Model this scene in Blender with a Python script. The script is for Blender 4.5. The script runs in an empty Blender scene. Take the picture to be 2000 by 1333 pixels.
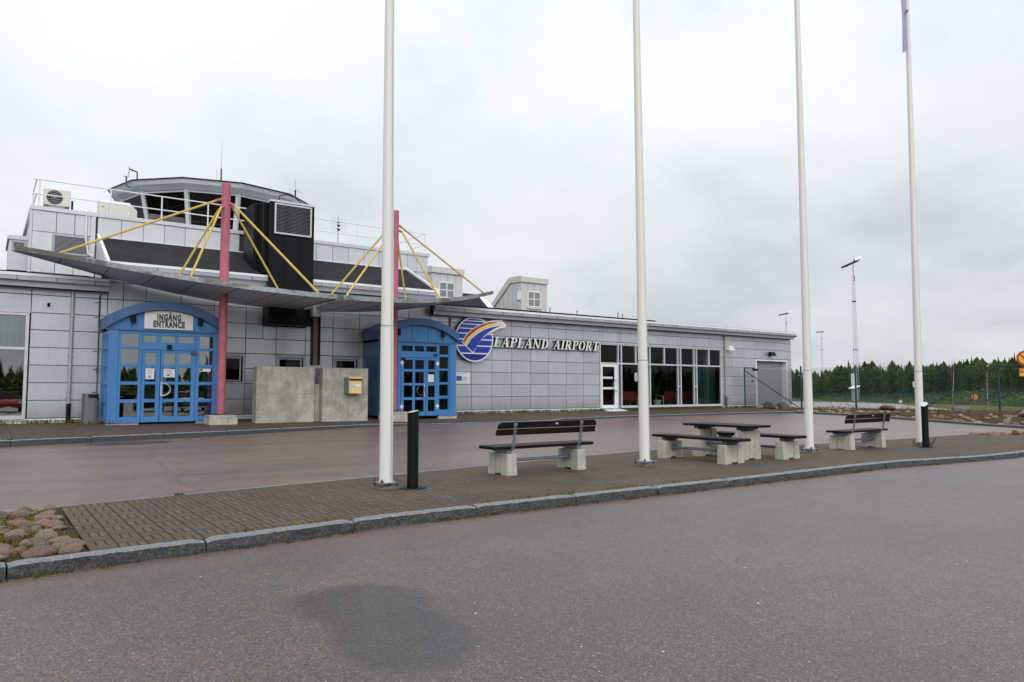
import bpy, math, random
import numpy as np
from mathutils import Vector, noise as mnoise

random.seed(7)
SC = bpy.context.scene
COL = SC.collection
R = math.radians
PI = math.pi

# ------------------------------------------------------------------ helpers
class MB:
    """collects polygons; build() links them as ONE mesh object"""
    def __init__(s):
        s.v = []; s.f = []; s.mi = []; s.m = 0
    def mat(s, i):
        s.m = i; return s
    def poly(s, pts):
        n = len(s.v); s.v += [tuple(p) for p in pts]; s.f.append(tuple(range(n, n + len(pts)))); s.mi.append(s.m); return s
    def faces(s, vs, fs):
        n = len(s.v); s.v += [tuple(p) for p in vs]
        for f in fs: s.f.append(tuple(n + i for i in f)); s.mi.append(s.m)
        return s
    def box(s, x0, x1, y0, y1, z0, z1):
        vs = [(x0,y0,z0),(x1,y0,z0),(x1,y1,z0),(x0,y1,z0),(x0,y0,z1),(x1,y0,z1),(x1,y1,z1),(x0,y1,z1)]
        return s.faces(vs, [(0,3,2,1),(4,5,6,7),(0,1,5,4),(1,2,6,5),(2,3,7,6),(3,0,4,7)])
    def hexa(s, b, t):
        return s.faces(list(b) + list(t), [(3,2,1,0),(4,5,6,7),(0,1,5,4),(1,2,6,5),(2,3,7,6),(3,0,4,7)])
    def tube(s, a, b, r0, r1=None, n=10, caps=True, ph=0.0):
        a = Vector(a); b = Vector(b); r1 = r0 if r1 is None else r1
        d = (b - a).normalized(); u = d.orthogonal().normalized(); w = d.cross(u)
        k = len(s.v)
        for c, r in ((a, r0), (b, r1)):
            for i in range(n):
                t = 2*PI*i/n + ph; s.v.append(tuple(c + u*(r*math.cos(t)) + w*(r*math.sin(t))))
        for i in range(n):
            j = (i+1) % n; s.f.append((k+i, k+j, k+n+j, k+n+i)); s.mi.append(s.m)
        if caps:
            s.f.append(tuple(k+i for i in range(n-1, -1, -1))); s.mi.append(s.m)
            s.f.append(tuple(k+n+i for i in range(n))); s.mi.append(s.m)
        return s
    def path(s, pts, r, n=8):
        for a, b in zip(pts, pts[1:]): s.tube(a, b, r, r, n)
        return s
    def bar(s, a, b, w, h=None):
        """square bar between two points"""
        return s.tube(a, b, w*0.7071, None, 4, True, PI/4)
    def strip(s, A, B):
        """quads between two equally long polylines"""
        k = len(s.v); n = len(A); s.v += [tuple(p) for p in A] + [tuple(p) for p in B]
        for i in range(n-1): s.f.append((k+i, k+i+1, k+n+i+1, k+n+i)); s.mi.append(s.m)
        return s
    def prism_y(s, pts, y0, y1, side=None):
        """(x,z) outline extruded from y0 (front) to y1"""
        n = len(pts); k = len(s.v)
        s.v += [(x, y0, z) for x, z in pts] + [(x, y1, z) for x, z in pts]
        s.f.append(tuple(k+i for i in range(n))); s.mi.append(s.m)
        s.f.append(tuple(k+n+i for i in range(n-1, -1, -1))); s.mi.append(s.m)
        for i in range(n):
            j = (i+1) % n; s.f.append((k+i, k+n+i, k+n+j, k+j)); s.mi.append(s.m if side is None else side)
        return s
    def prism_z(s, pts, z0, z1):
        n = len(pts); k = len(s.v)
        s.v += [(x, y, z0) for x, y in pts] + [(x, y, z1) for x, y in pts]
        s.f.append(tuple(k+i for i in range(n-1, -1, -1))); s.mi.append(s.m)
        s.f.append(tuple(k+n+i for i in range(n))); s.mi.append(s.m)
        for i in range(n):
            j = (i+1) % n; s.f.append((k+i, k+j, k+n+j, k+n+i)); s.mi.append(s.m)
        return s
    def prism_x(s, pts, x0, x1):
        n = len(pts); k = len(s.v)
        s.v += [(x0, y, z) for y, z in pts] + [(x1, y, z) for y, z in pts]
        s.f.append(tuple(k+i for i in range(n-1, -1, -1))); s.mi.append(s.m)
        s.f.append(tuple(k+n+i for i in range(n))); s.mi.append(s.m)
        for i in range(n):
            j = (i+1) % n; s.f.append((k+i, k+j, k+n+j, k+n+i)); s.mi.append(s.m)
        return s
    def build(s, name, mats, parent=None, local=False, bevel=0.0, smooth=False, segs=1, loc=None, angle=40):
        me = bpy.data.meshes.new(name)
        off = Vector((0,0,0))
        if not local:
            p = parent
            while p is not None: off += p.location; p = p.parent
            if parent is None and loc is not None: off = Vector(loc)
        vs = [(x-off.x, y-off.y, z-off.z) for x, y, z in s.v]
        me.from_pydata(vs, [], s.f)
        if not isinstance(mats, (list, tuple)): mats = [mats]
        for m in mats: me.materials.append(m)
        if len(mats) > 1: me.polygons.foreach_set('material_index', s.mi)
        if smooth:
            me.polygons.foreach_set('use_smooth', [True]*len(me.polygons))
            me.set_sharp_from_angle(angle=R(angle))
        me.update()
        o = bpy.data.objects.new(name, me); COL.objects.link(o)
        if parent is not None: o.parent = parent
        elif loc is not None: o.location = loc
        if bevel > 0:
            b = o.modifiers.new('edge', 'BEVEL'); b.width = bevel; b.segments = segs; b.limit_method = 'ANGLE'; b.angle_limit = R(35)
        return o

def tag(o, label=None, cat=None, group=None, kind=None):
    if label: o['label'] = label
    if cat: o['category'] = cat
    if group: o['group'] = group
    if kind: o['kind'] = kind
    return o
def thing(name, label, cat, loc=(0,0,0), group=None, rz=0.0):
    o = bpy.data.objects.new(name, None); COL.objects.link(o)
    o.empty_display_size = 0.3; o.location = loc; o.rotation_euler = (0,0,rz)
    return tag(o, label, cat, group)
def copy_tree(o, parent=None):
    c = o.copy(); COL.objects.link(c); c.parent = parent
    for ch in [x for x in o.children]: copy_tree(ch, c)
    return c
def structure(o): o['kind'] = 'structure'; return o

# ------------------------------------------------------------------ materials
class NT:
    def __init__(s, name):
        s.m = bpy.data.materials.new(name); s.m.use_nodes = True; s.t = s.m.node_tree; s.t.nodes.clear()
        s.out = s.n('ShaderNodeOutputMaterial')
    def n(s, typ, **kw):
        x = s.t.nodes.new(typ)
        for k, v in kw.items(): setattr(x, k, v)
        return x
    def l(s, a, b): s.t.links.new(a, b)
    def setv(s, sock, v):
        if hasattr(v, 'is_linked') or hasattr(v, 'links'): s.l(v, sock)
        else: sock.default_value = v
    def math(s, op, a, b=0.0, c=None, clamp=False):
        x = s.n('ShaderNodeMath', operation=op, use_clamp=clamp)
        s.setv(x.inputs[0], a); s.setv(x.inputs[1], b)
        if c is not None: s.setv(x.inputs[2], c)
        return x.outputs[0]
    def mix(s, f, a, b, bt='MIX'):
        x = s.n('ShaderNodeMix', data_type='RGBA', blend_type=bt)
        s.setv(x.inputs[0], f); s.setv(x.inputs[6], a); s.setv(x.inputs[7], b); return x.outputs[2]
    def ramp(s, f, stops):
        x = s.n('ShaderNodeValToRGB'); s.l(f, x.inputs[0])
        e = x.color_ramp.elements
        while len(e) < len(stops): e.new(0.5)
        for i, (p, c) in enumerate(stops):
            e[i].position = p; e[i].color = c if len(c) == 4 else (*c, 1)
        return x.outputs[0]
    def noise(s, scale, detail=3, rough=0.55, vec=None, dist=0.0):
        x = s.n('ShaderNodeTexNoise'); x.inputs['Scale'].default_value = scale; x.inputs['Detail'].default_value = detail
        x.inputs['Roughness'].default_value = rough; x.inputs['Distortion'].default_value = dist
        s.l(vec if vec is not None else s.pos(), x.inputs['Vector']); return x.outputs['Fac']
    def vor(s, scale, vec=None, out='Distance', feat='F1'):
        x = s.n('ShaderNodeTexVoronoi', feature=feat); x.inputs['Scale'].default_value = scale
        s.l(vec if vec is not None else s.pos(), x.inputs['Vector']); return x.outputs[out]
    def pos(s):
        if not hasattr(s, '_p'): s._p = s.n('ShaderNodeNewGeometry').outputs['Position']
        return s._p
    def obj(s):
        if not hasattr(s, '_o'): s._o = s.n('ShaderNodeTexCoord').outputs['Object']
        return s._o
    def sep(s, vec):
        x = s.n('ShaderNodeSeparateXYZ'); s.l(vec, x.inputs[0]); return x.outputs
    def scalev(s, vec, sc):
        x = s.n('ShaderNodeMapping'); s.l(vec, x.inputs[0]); x.inputs['Scale'].default_value = sc; return x.outputs[0]
    def bsdf(s, col, rough=0.6, metal=0.0, bump=None, bd=0.01, bs=1.0, spec=0.5, **kw):
        p = s.n('ShaderNodeBsdfPrincipled')
        s.setv(p.inputs['Base Color'], col if not isinstance(col, tuple) else (*col[:3], 1))
        s.setv(p.inputs['Roughness'], rough); s.setv(p.inputs['Metallic'], metal)
        p.inputs['Specular IOR Level'].default_value = spec
        for k, v in kw.items(): s.setv(p.inputs[k.replace('_', ' ')], v)
        if bump is not None:
            b = s.n('ShaderNodeBump'); b.inputs['Distance'].default_value = bd; b.inputs['Strength'].default_value = bs
            s.l(bump, b.inputs['Height']); s.l(b.outputs[0], p.inputs['Normal'])
        s.l(p.outputs[0], s.out.inputs[0]); s.p = p; return s.m

def rgb(c, k): return tuple(max(0, min(1, x*k)) for x in c)
def plain(name, col, rough=0.5, metal=0.0, var=0.12, scale=3.0, spec=0.5, streak=False, bump=0.0):
    """painted/coated surface with faint mottling so that it is never dead flat"""
    t = NT(name)
    v = t.obj()
    if streak: v = t.scalev(v, (1, 1, 0.08))
    f = t.noise(scale, 5, 0.6, v)
    c = t.ramp(f, [(0.3, rgb(col, 1-var)), (0.7, rgb(col, 1+var))])
    r = t.math('MULTIPLY_ADD', t.noise(scale*4, 3, .5, t.obj()), 0.25, rough-0.12)
    return t.bsdf(c, r, metal, spec=spec, bump=(t.noise(scale*20, 3, .6, t.obj()) if bump else None), bd=bump)

M = {}
def panel_mat(name, col, metal, rough):
    t = NT(name)
    g = t.n('ShaderNodeNewGeometry')
    rnd = g.outputs['Random Per Island']
    k = t.math('MULTIPLY_ADD', rnd, 0.14, 0.93)
    f = t.noise(0.7, 4, .6, t.scalev(t.pos(), (1, 1, .35)))
    d = t.math('MULTIPLY_ADD', f, 0.16, 0.92)
    k = t.math('MULTIPLY', k, d)
    dirt = t.noise(14, 5, .7, t.scalev(t.pos(), (1, 1, .12)))
    dm = t.math('MULTIPLY_ADD', dirt, -0.26, 1.13)
    k = t.math('MULTIPLY', k, dm)
    mul = t.n('ShaderNodeVectorMath', operation='SCALE'); mul.inputs[0].default_value = col; t.l(k, mul.inputs['Scale'])
    zz = t.sep(t.pos())[2]     # splash dirt from the paving, washed up unevenly
    sp = t.math('SUBTRACT', .42, t.math('SUBTRACT', zz, t.math('MULTIPLY', t.noise(2.2, 5, .7), .5)), clamp=True)
    base = t.mix(t.math('MULTIPLY', sp, .75), mul.outputs[0], (.20, .175, .14, 1))
    r = t.math('MULTIPLY_ADD', t.noise(2.5, 3), .2, rough-.1)
    wav = t.math('ADD', t.noise(1.1, 2), t.math('MULTIPLY', rnd, 0.0))
    return t.bsdf(base, r, metal, bump=wav, bd=0.02, bs=.5)
M['panel'] = panel_mat('silver_panel', (.535, .560, .600), .50, .34)
M['panel_bright'] = panel_mat('pale_panel', (.60, .625, .665), .25, .40)
M['cream_panel'] = panel_mat('cream_sheet', (.60, .60, .58), .0, .5)
M['joint'] = plain('joint_dark', (.05, .05, .055), .8, spec=.1)  # dark colour of joints and backings
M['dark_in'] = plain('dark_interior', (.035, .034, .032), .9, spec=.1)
M['white_metal'] = plain('white_coated_metal', (.78, .79, .80), .4, 0, .06)
M['frame_metal'] = plain('pale_frame_metal', (.60, .62, .65), .4, .1, .05)
M['trim_grey'] = plain('grey_trim', (.40, .41, .44), .4, .35, .08)
M['alu'] = plain('brushed_aluminium', (.62, .63, .65), .35, .6, .06)
M['roof_felt'] = None
def felt():
    t = NT('roofing_felt')
    f = t.noise(2.2, 6, .65); g = t.noise(60, 3, .7)
    sx = t.sep(t.pos())
    l = t.math('FRACT', t.math('MULTIPLY', sx[0], 1.0))
    seam = t.math('LESS_THAN', l, 0.02)
    c = t.ramp(f, [(.35, (.014, .014, .016)), (.65, (.032, .032, .036))])
    c = t.mix(t.math('MULTIPLY', seam, .55), c, (.02, .02, .022, 1))
    c = t.mix(.35, c, t.ramp(g, [(.35, (.012, .012, .012)), (.7, (.06, .06, .063))]))
    return t.bsdf(c, .85, bump=g, bd=.004, spec=.12)
M['roof_felt'] = felt()
M['black_metal'] = plain('black_sheet', (.0055, .006, .0075), .45, 0, .2, 2, spec=.16)
M['black'] = plain('black_coated', (.006, .006, .008), .5, 0, .15, spec=.2)
M['blue'] = None
def blue(name, c0, streaks=True):
    t = NT(name)
    a = t.noise(1.6, 5, .65, t.scalev(t.pos(), (1, 1, .25)))
    b = t.noise(22, 4, .7, t.scalev(t.pos(), (1, 1, .3)))
    c = t.ramp(a, [(.25, rgb(c0, .82)), (.55, c0), (.8, (c0[0]*1.6+.01, c0[1]*1.2, c0[2]*1.08))])
    c = t.mix(t.math('MULTIPLY', t.math('GREATER_THAN', b, .68), .25), c, (.25, .36, .50, 1))
    return t.bsdf(c, t.math('MULTIPLY_ADD', b, .2, .30), 0, bump=t.noise(3, 2), bd=.006, bs=.4)
M['blue'] = blue('blue_paint', (.055, .215, .50))
M['blue_dark'] = blue('blue_sheet', (.050, .125, .27))
M['pink'] = None
def pink():
    t = NT('faded_pink_paint')
    a = t.noise(5, 6, .7, t.scalev(t.obj(), (6, 6, .35)))
    b = t.noise(2, 3)
    c = t.ramp(b, [(.3, (.37, .090, .125)), (.7, (.46, .135, .175))])
    c = t.mix(t.math('MULTIPLY', t.ramp(a, [(.58, (0,0,0)), (.72, (1,1,1))]), .55), c, (.60, .42, .40, 1))
    s = t.math('GREATER_THAN', t.noise(9, 4, .7, t.scalev(t.obj(), (2, 2, 1))), .73)
    c = t.mix(t.math('MULTIPLY', s, .5), c, (.28, .05, .08, 1))
    return t.bsdf(c, .55, bump=a, bd=.003)
M['pink'] = pink()
M['yellow_rod'] = plain('yellow_rod_paint', (.62, .42, .08), .45, 0, .14, 4)
M['galv'] = None
def galv(name, stains):
    t = NT(name)
    a = t.noise(7, 6, .7); b = t.noise(1.6, 5, .7); v = t.vor(16, out='Distance')
    c = t.ramp(a, [(.36, (.19, .225, .235)), (.64, (.33, .37, .375))])
    c = t.mix(.12, c, v)
    if stains:
        f = t.ramp(t.noise(.85, 6, .75, t.scalev(t.pos(), (1, 1, 2))), [(.50, (0,0,0)), (.58, (1,1,1))])
        c = t.mix(t.math('MULTIPLY', f, .78), c, (.10, .088, .072, 1))
        g = t.ramp(t.noise(9, 5, .8), [(.60, (0,0,0)), (.70, (1,1,1))])
        c = t.mix(t.math('MULTIPLY', g, .45), c, (.55, .60, .60, 1))
    return t.bsdf(c, .48, .35, bump=a, bd=.002)
M['galv'] = galv('galvanised_steel', False)
M['galv_stain'] = galv('stained_galvanised_band', True)
M['canopy_under'] = panel_mat('canopy_underside', (.52, .55, .60), .25, .42)
def concrete(name, c0, drip=.5, stain=True):
    t = NT(name)
    a = t.noise(2.2, 7, .68); b = t.noise(36, 4, .7); w = t.noise(5, 5, .7, t.scalev(t.obj(), (4, 4, .3)))
    c = t.ramp(a, [(.36, rgb(c0, .58)), (.5, c0), (.64, rgb(c0, 1.25))])
    c = t.mix(drip*.6, c, t.ramp(w, [(.40, rgb(c0, .42)), (.60, rgb(c0, 1.15))]))
    pit = t.ramp(t.vor(22), [(.03, (.25,.25,.25)), (.10, (1,1,1))])
    pm = t.math('GREATER_THAN', t.noise(3, 2), .52)
    c = t.mix(t.math('MULTIPLY', pm, .6), c, t.mix(1.0, c, pit, 'MULTIPLY'))
    if stain:
        z = t.sep(t.obj())[2]
        edge = t.math('ADD', z, t.math('MULTIPLY', t.noise(4, 5, .7), .22))
        f = t.ramp(edge, [(.05, (1,1,1)), (.17, (0,0,0))])
        c = t.mix(t.math('MULTIPLY', f, .55), c, (.52, .50, .43, 1))
    if stain:   # formwork line, pale spalled corner, dark wash under the top edge
        x, y, z = t.sep(t.obj())
        wob = t.math('MULTIPLY_ADD', t.noise(3, 4), .03, -.015)
        ln = t.math('LESS_THAN', t.math('ABSOLUTE', t.math('SUBTRACT', t.math('ADD', z, wob), .90)), .008)
        c = t.mix(t.math('MULTIPLY', ln, .55), c, rgb(c0, .35)+(1,))
        tp = t.math('MULTIPLY', t.math('SUBTRACT', z, 1.45), 3.2, clamp=True)
        tp = t.math('MULTIPLY', tp, t.ramp(t.noise(6, 5, .7, t.scalev(t.obj(), (2.5, 2.5, .25))), [(.44, (0,0,0)), (.58, (1,1,1))]))
        c = t.mix(t.math('MULTIPLY', tp, .55), c, rgb(c0, .40)+(1,))
        dg = t.math('SUBTRACT', t.math('MULTIPLY_ADD', x, 1.05, -.28), t.math('ADD', z, t.math('MULTIPLY', t.noise(7, 5, .7), .25)))
        c = t.mix(t.ramp(dg, [(-.05, (0,0,0)), (.02, (.7,.7,.7))]), c, (.50, .49, .44, 1))
        bl = t.ramp(t.noise(1.5, 6, .72), [(.48, (0,0,0)), (.58, (1,1,1))])
        c = t.mix(t.math('MULTIPLY', bl, .50), c, rgb(c0, .45)+(1,))
    c = t.mix(.2, c, t.ramp(b, [(.3, rgb(c0, .4)), (.7, rgb(c0, 1.5))]))
    return t.bsdf(c, .85, bump=t.math('ADD', b, t.math('MULTIPLY', a, 2.0)), bd=.004)
M['concrete'] = concrete('weathered_concrete', (.44, .425, .37), .5)
M['concrete_pale'] = concrete('pale_concrete', (.48, .47, .41), .6, False)
def wood():
    t = NT('dark_stained_wood')
    w = t.noise(3, 6, .7, t.scalev(t.obj(), (.9, 14, 14)))
    c = t.ramp(w, [(.35, (.006, .005, .005)), (.55, (.016, .011, .010)), (.72, (.042, .026, .019))])
    return t.bsdf(c, t.math('MULTIPLY_ADD', w, .25, .33), 0, bump=w, bd=.003, spec=.10)
M['wood'] = wood()
def wood_y():
    t = NT('dark_stained_wood_long')
    w = t.noise(3, 6, .7, t.scalev(t.obj(), (14, .9, 14)))
    c = t.ramp(w, [(.35, (.006, .005, .005)), (.55, (.016, .011, .010)), (.72, (.042, .026, .019))])
    return t.bsdf(c, t.math('MULTIPLY_ADD', w, .25, .33), 0, bump=w, bd=.003, spec=.10)
M['steel'] = plain('zinc_steel', (.26, .30, .33), .42, .55, .18, 8)
M['pole_white'] = plain('white_pole_gelcoat', (.76, .755, .70), .32, 0, .05, 1.2, streak=True)
M['green_paint'] = plain('green_fence_paint', (.006, .055, .050), .45, 0, .2)
M['green_wire'] = plain('green_wire', (.035, .075, .062), .6, 0, .2)
M['cream_box'] = plain('cream_cabinet', (.70, .68, .60), .45, 0, .05)
M['dark_grey'] = plain('dark_grey_metal', (.09, .09, .095), .5, .2, .2)
M['bin_grey'] = plain('bin_grey_metal', (.15, .15, .165), .45, .4, .25, 3, streak=True)
M['mail_yellow'] = plain('mailbox_yellow', (.80, .58, .27), .4, 0, .05)
M['mail_grey'] = plain('mailbox_grey', (.22, .23, .27), .5, 0, .08)
M['sky_blue'] = plain('light_blue_sticker', (.30, .62, .85), .5, 0, .05)
M['white'] = plain('white_paint', (.80, .80, .80), .4, 0, .04)
M['logo_blue'] = plain('logo_blue_film', (.012, .045, .36), .38, 0, .06)
M['logo_deep'] = plain('logo_deep_blue', (.006, .014, .24), .38, 0, .06)
M['logo_red'] = plain('logo_red_film', (.44, .045, .035), .4, 0, .06)
M['logo_yellow'] = plain('logo_yellow_film', (.74, .60, .10), .4, 0, .06)
M['sign_white'] = plain('sign_face', (.72, .72, .69), .45, 0, .05)
M['sign_yellow'] = plain('traffic_yellow', (.85, .48, .02), .45, 0, .05)
M['sign_red'] = plain('traffic_red', (.50, .02, .02), .45, 0, .08)
M['eu_blue'] = plain('flag_blue', (.02, .05, .32), .5, 0, .05)
M['paper'] = plain('paper_notice', (.66, .70, .74), .6, 0, .04)
M['ink'] = plain('dark_print', (.05, .05, .06), .6)
M['red_chair'] = plain('red_upholstery', (.24, .010, .022), .7, 0, .15)
M['pot'] = plain('pale_green_pot', (.48, .62, .58), .4)
M['curtain'] = plain('pale_green_blind', (.42, .58, .54), .8, 0, .08, 6)
M['orange'] = plain('orange_sign', (.85, .30, .02), .5)
M['flag_cloth'] = plain('pale_violet_flag', (.42, .41, .62), .8, 0, .12, 2)
M['rust'] = plain('rusty_steel', (.15, .105, .075), .7, .2, .3, 3)
def glass(name, refl, tint, alpha=.9):
    t = NT(name)
    tr = t.n('ShaderNodeBsdfTransparent'); tr.inputs[0].default_value = (*tint, 1)
    gl = t.n('ShaderNodeBsdfGlossy'); gl.inputs['Roughness'].default_value = .015; gl.inputs[0].default_value = (.92, .97, .96, 1)
    b = t.n('ShaderNodeBump'); b.inputs['Distance'].default_value = .01; b.inputs['Strength'].default_value = .12
    t.l(t.noise(1.3, 2), b.inputs['Height']); t.l(b.outputs[0], gl.inputs['Normal'])
    lw = t.n('ShaderNodeFresnel'); lw.inputs['IOR'].default_value = 1.45
    f = t.math('MULTIPLY_ADD', lw.outputs[0], .55 if refl < .1 else 1-refl, refl*.9 if refl > .1 else 0.0, clamp=True)
    mx = t.n('ShaderNodeMixShader'); t.l(f, mx.inputs[0]); t.l(tr.outputs[0], mx.inputs[1]); t.l(gl.outputs[0], mx.inputs[2])
    t.l(mx.outputs[0], t.out.inputs[0]); return t.m
M['glass_hi'] = glass('coated_glass', .30, (.40, .46, .44))
M['glass'] = glass('clear_glass', .045, (.66, .76, .72))
M['glass_dark'] = glass('dark_glass', .03, (.10, .12, .115))

def glow(name, col, k):
    t = NT(name); e = t.n('ShaderNodeEmission'); e.inputs[0].default_value = (*col, 1); e.inputs[1].default_value = k; t.l(e.outputs[0], t.out.inputs[0]); return t.m
M['lamp_glow'] = glow('warm_lamp', (1, .55, .18), 3.0)
M['teal_curtain'] = plain('dark_teal_curtain', (.05, .20, .17), .8, 0, .3, 5)
def asphalt(name, dark, mid, light, rough, stain=None):
    t = NT(name)
    vc = t.mix(t.math('GREATER_THAN', t.noise(30, 2), .5), t.vor(125, out='Color'), t.vor(85, out='Color')); s = t.sep(vc)[0]
    n1 = t.noise(160, 3, .7); big = t.noise(.35, 6, .62); med = t.noise(2.4, 5, .6)
    c = t.ramp(s, [(.0, dark), (.45, mid), (.78, rgb(mid, 1.25)), (.93, light), (1.0, rgb(light, 1.3))])
    pinks = t.math('GREATER_THAN', t.sep(vc)[1], .80)
    c = t.mix(t.math('MULTIPLY', pinks, .45), c, (mid[0]*1.9, mid[1]*1.35, mid[2]*1.15, 1))
    blues = t.math('GREATER_THAN', t.sep(vc)[2], .84)
    c = t.mix(t.math('MULTIPLY', blues, .5), c, (mid[0]*.55, mid[1]*.6, mid[2]*.75, 1))
    k = t.math('MULTIPLY', t.math('MULTIPLY_ADD', big, .8, .60), t.math('MULTIPLY_ADD', med, .34, .83))
    sc = t.n('ShaderNodeVectorMath', operation='SCALE'); t.l(c, sc.inputs[0]); t.l(k, sc.inputs['Scale']); c = sc.outputs[0]
    rr = t.math('MULTIPLY_ADD', med, .22, rough-.11)
    if stain: c, rr = stain(t, c, rr)
    return t.bsdf(c, rr, 0, bump=t.math('ADD', s, n1), bd=.0035, bs=.7, spec=.5)
def road_stain(t, c, rr):
    p = t.pos()
    n = t.math('MULTIPLY_ADD', t.noise(2.6, 7, .72), .62, -.31)
    x, y, z = t.sep(p)
    def blob(cx, cy, rx, ry, ang):
        ca, sa = math.cos(ang), math.sin(ang)
        dx = t.math('SUBTRACT', x, cx); dy = t.math('SUBTRACT', y, cy)
        u = t.math('DIVIDE', t.math('ADD', t.math('MULTIPLY', dx, ca), t.math('MULTIPLY', dy, sa)), rx)
        v = t.math('DIVIDE', t.math('SUBTRACT', t.math('MULTIPLY', dy, ca), t.math('MULTIPLY', dx, sa)), ry)
        r = t.math('SQRT', t.math('ADD', t.math('MULTIPLY', u, u), t.math('MULTIPLY', v, v)))
        return t.math('SUBTRACT', 1.0, t.math('SMOOTH_MIN', t.math('ADD', r, n), 2.0, 0.1))
    a = t.math('SMOOTH_MAX', blob(2.38, 5.20, .56, .60, .2), blob(2.28, 4.38, .48, .80, -.2), .35)
    f = t.ramp(a, [(.0, (0,0,0)), (.22, (1,1,1))])
    c2 = t.mix(t.math('MULTIPLY', f, .56), c, (.024, .023, .025, 1))
    # tyre-polished lanes along the road and rusty grit by the kerb
    ln = t.noise(.9, 4, .6, t.scalev(p, (.06, 1, 1)))
    c2 = t.mix(t.ramp(ln, [(.42, (0,0,0)), (.7, (.32,.32,.32))]), c2, (.050, .048, .050, 1))
    kb = t.math('MULTIPLY', t.math('SUBTRACT', y, 6.75), 1.2, clamp=True)
    kb = t.math('MULTIPLY', kb, t.math('MULTIPLY_ADD', t.noise(3, 4, .7), 1.2, -.2, clamp=True))
    c2 = t.mix(t.math('MULTIPLY', kb, .6), c2, (.19, .115, .080, 1))
    return c2, t.math('SUBTRACT', rr, t.math('MULTIPLY', f, .12))
def drive_stain(t, c, rr):
    p = t.pos()
    ln = t.noise(1.1, 4, .65, t.scalev(p, (.10, 1, 1)))
    c = t.mix(t.ramp(ln, [(.50, (0,0,0)), (.72, (.5,.5,.5))]), c, (.060, .052, .052, 1))
    x, y, z = t.sep(p)
    cx = t.math('ADD', t.math('MULTIPLY_ADD', t.noise(.9, 5, .7, t.scalev(p, (0, 1, 0))), 1.6, 1.95), t.math('MULTIPLY', t.math('SUBTRACT', y, 14), .05))
    w = t.math('LESS_THAN', t.math('ABSOLUTE', t.math('SUBTRACT', x, cx)), t.math('MULTIPLY_ADD', t.noise(6, 3), .022, .0))
    w = t.math('MULTIPLY', w, t.math('LESS_THAN', y, 18.4))
    c = t.mix(t.math('MULTIPLY', w, .75), c, (.02, .017, .016, 1))
    return c, rr
M['asphalt'] = asphalt('road_asphalt', (.030, .024, .021), (.098, .078, .071), (.225, .18, .16), .38, road_stain)
M['asphalt_drive'] = asphalt('drive_asphalt', (.070, .050, .042), (.160, .116, .098), (.25, .19, .165), .36, drive_stain)
M['asphalt_patch'] = asphalt('patched_asphalt', (.02, .018, .018), (.040, .034, .033), (.08, .07, .068), .6)
def pavers():
    t = NT('basket_weave_pavers')
    x, y, z = t.sep(t.pos()); S = 1/.25
    wob = t.noise(2, 2)
    u = t.math('MULTIPLY_ADD', x, S, t.math('MULTIPLY_ADD', wob, .05, -3.465)); v = t.math('MULTIPLY_ADD', y, S, t.math('MULTIPLY', wob, .05))
    fu = t.math('FRACT', u); fv = t.math('FRACT', v)
    ch = t.math('FLOORED_MODULO', t.math('ADD', t.math('FLOOR', u), t.math('FLOOR', v)), 2.0)
    a = t.math('MULTIPLY_ADD', t.math('SUBTRACT', fv, fu), ch, fu)
    st = t.math('FRACT', t.math('MULTIPLY', a, 3.0))
    def ed(f, k):   # distance to nearest cell edge, in units of the square
        return t.math('MULTIPLY', t.math('SUBTRACT', .5, t.math('ABSOLUTE', t.math('SUBTRACT', f, .5))), k)
    d = t.math('MINIMUM', t.math('MINIMUM', ed(fu, 1.0), ed(fv, 1.0)), ed(st, 1/3))
    j = t.ramp(d, [(.018, (1,1,1)), (.046, (0,0,0))])
    idx = t.n('ShaderNodeCombineXYZ')
    t.l(t.math('ADD', t.math('FLOOR', u), t.math('MULTIPLY', t.math('FLOOR', t.math('MULTIPLY', a, 3.0)), .31)), idx.inputs[0]); t.l(t.math('FLOOR', v), idx.inputs[1])
    wn = t.n('ShaderNodeTexWhiteNoise'); t.l(idx.outputs[0], wn.inputs['Vector'])
    c = t.ramp(t.noise(70, 4, .75), [(.38, (.064, .048, .037)), (.62, (.165, .124, .096))])
    c = t.mix(.45, c, t.ramp(wn.outputs['Value'], [(0, (.085, .064, .050)), (1, (.140, .107, .083))]))
    big = t.noise(.8, 5, .65)
    sc = t.n('ShaderNodeVectorMath', operation='SCALE'); t.l(c, sc.inputs[0]); t.l(t.math('MULTIPLY_ADD', big, .9, .55), sc.inputs['Scale'])
    c = t.mix(t.math('MULTIPLY', j, .92), sc.outputs[0], (.024, .019, .016, 1))
    h = t.math('ADD', t.math('SUBTRACT', 1.0, j), t.math('MULTIPLY', t.noise(60, 3), .3))
    return t.bsdf(c, .72, bump=h, bd=.006, spec=.14)
M['pavers'] = pavers()
def granite():
    t = NT('split_granite')
    a = t.noise(42, 5, .75); b = t.vor(130, out='Color')
    c = t.ramp(a, [(.34, (.13, .14, .145)), (.5, (.205, .217, .22)), (.66, (.31, .32, .32))])
    c = t.mix(.25, c, b, 'OVERLAY')
    z = t.n('ShaderNodeNewGeometry').outputs['Normal']
    return t.bsdf(c, .75, bump=t.math('ADD', a, t.noise(38, 4, .7)), bd=.014)
M['granite'] = granite()
def granite_dark():  # darker granite tone for the kerb stones' front faces and ends
    t = NT('dark_granite')
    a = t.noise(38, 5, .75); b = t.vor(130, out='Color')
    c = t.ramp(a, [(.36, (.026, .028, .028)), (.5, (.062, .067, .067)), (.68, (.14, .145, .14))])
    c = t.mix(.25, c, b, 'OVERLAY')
    return t.bsdf(c, .8, bump=t.math('ADD', a, t.noise(38, 4, .7)), bd=.016)
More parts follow.
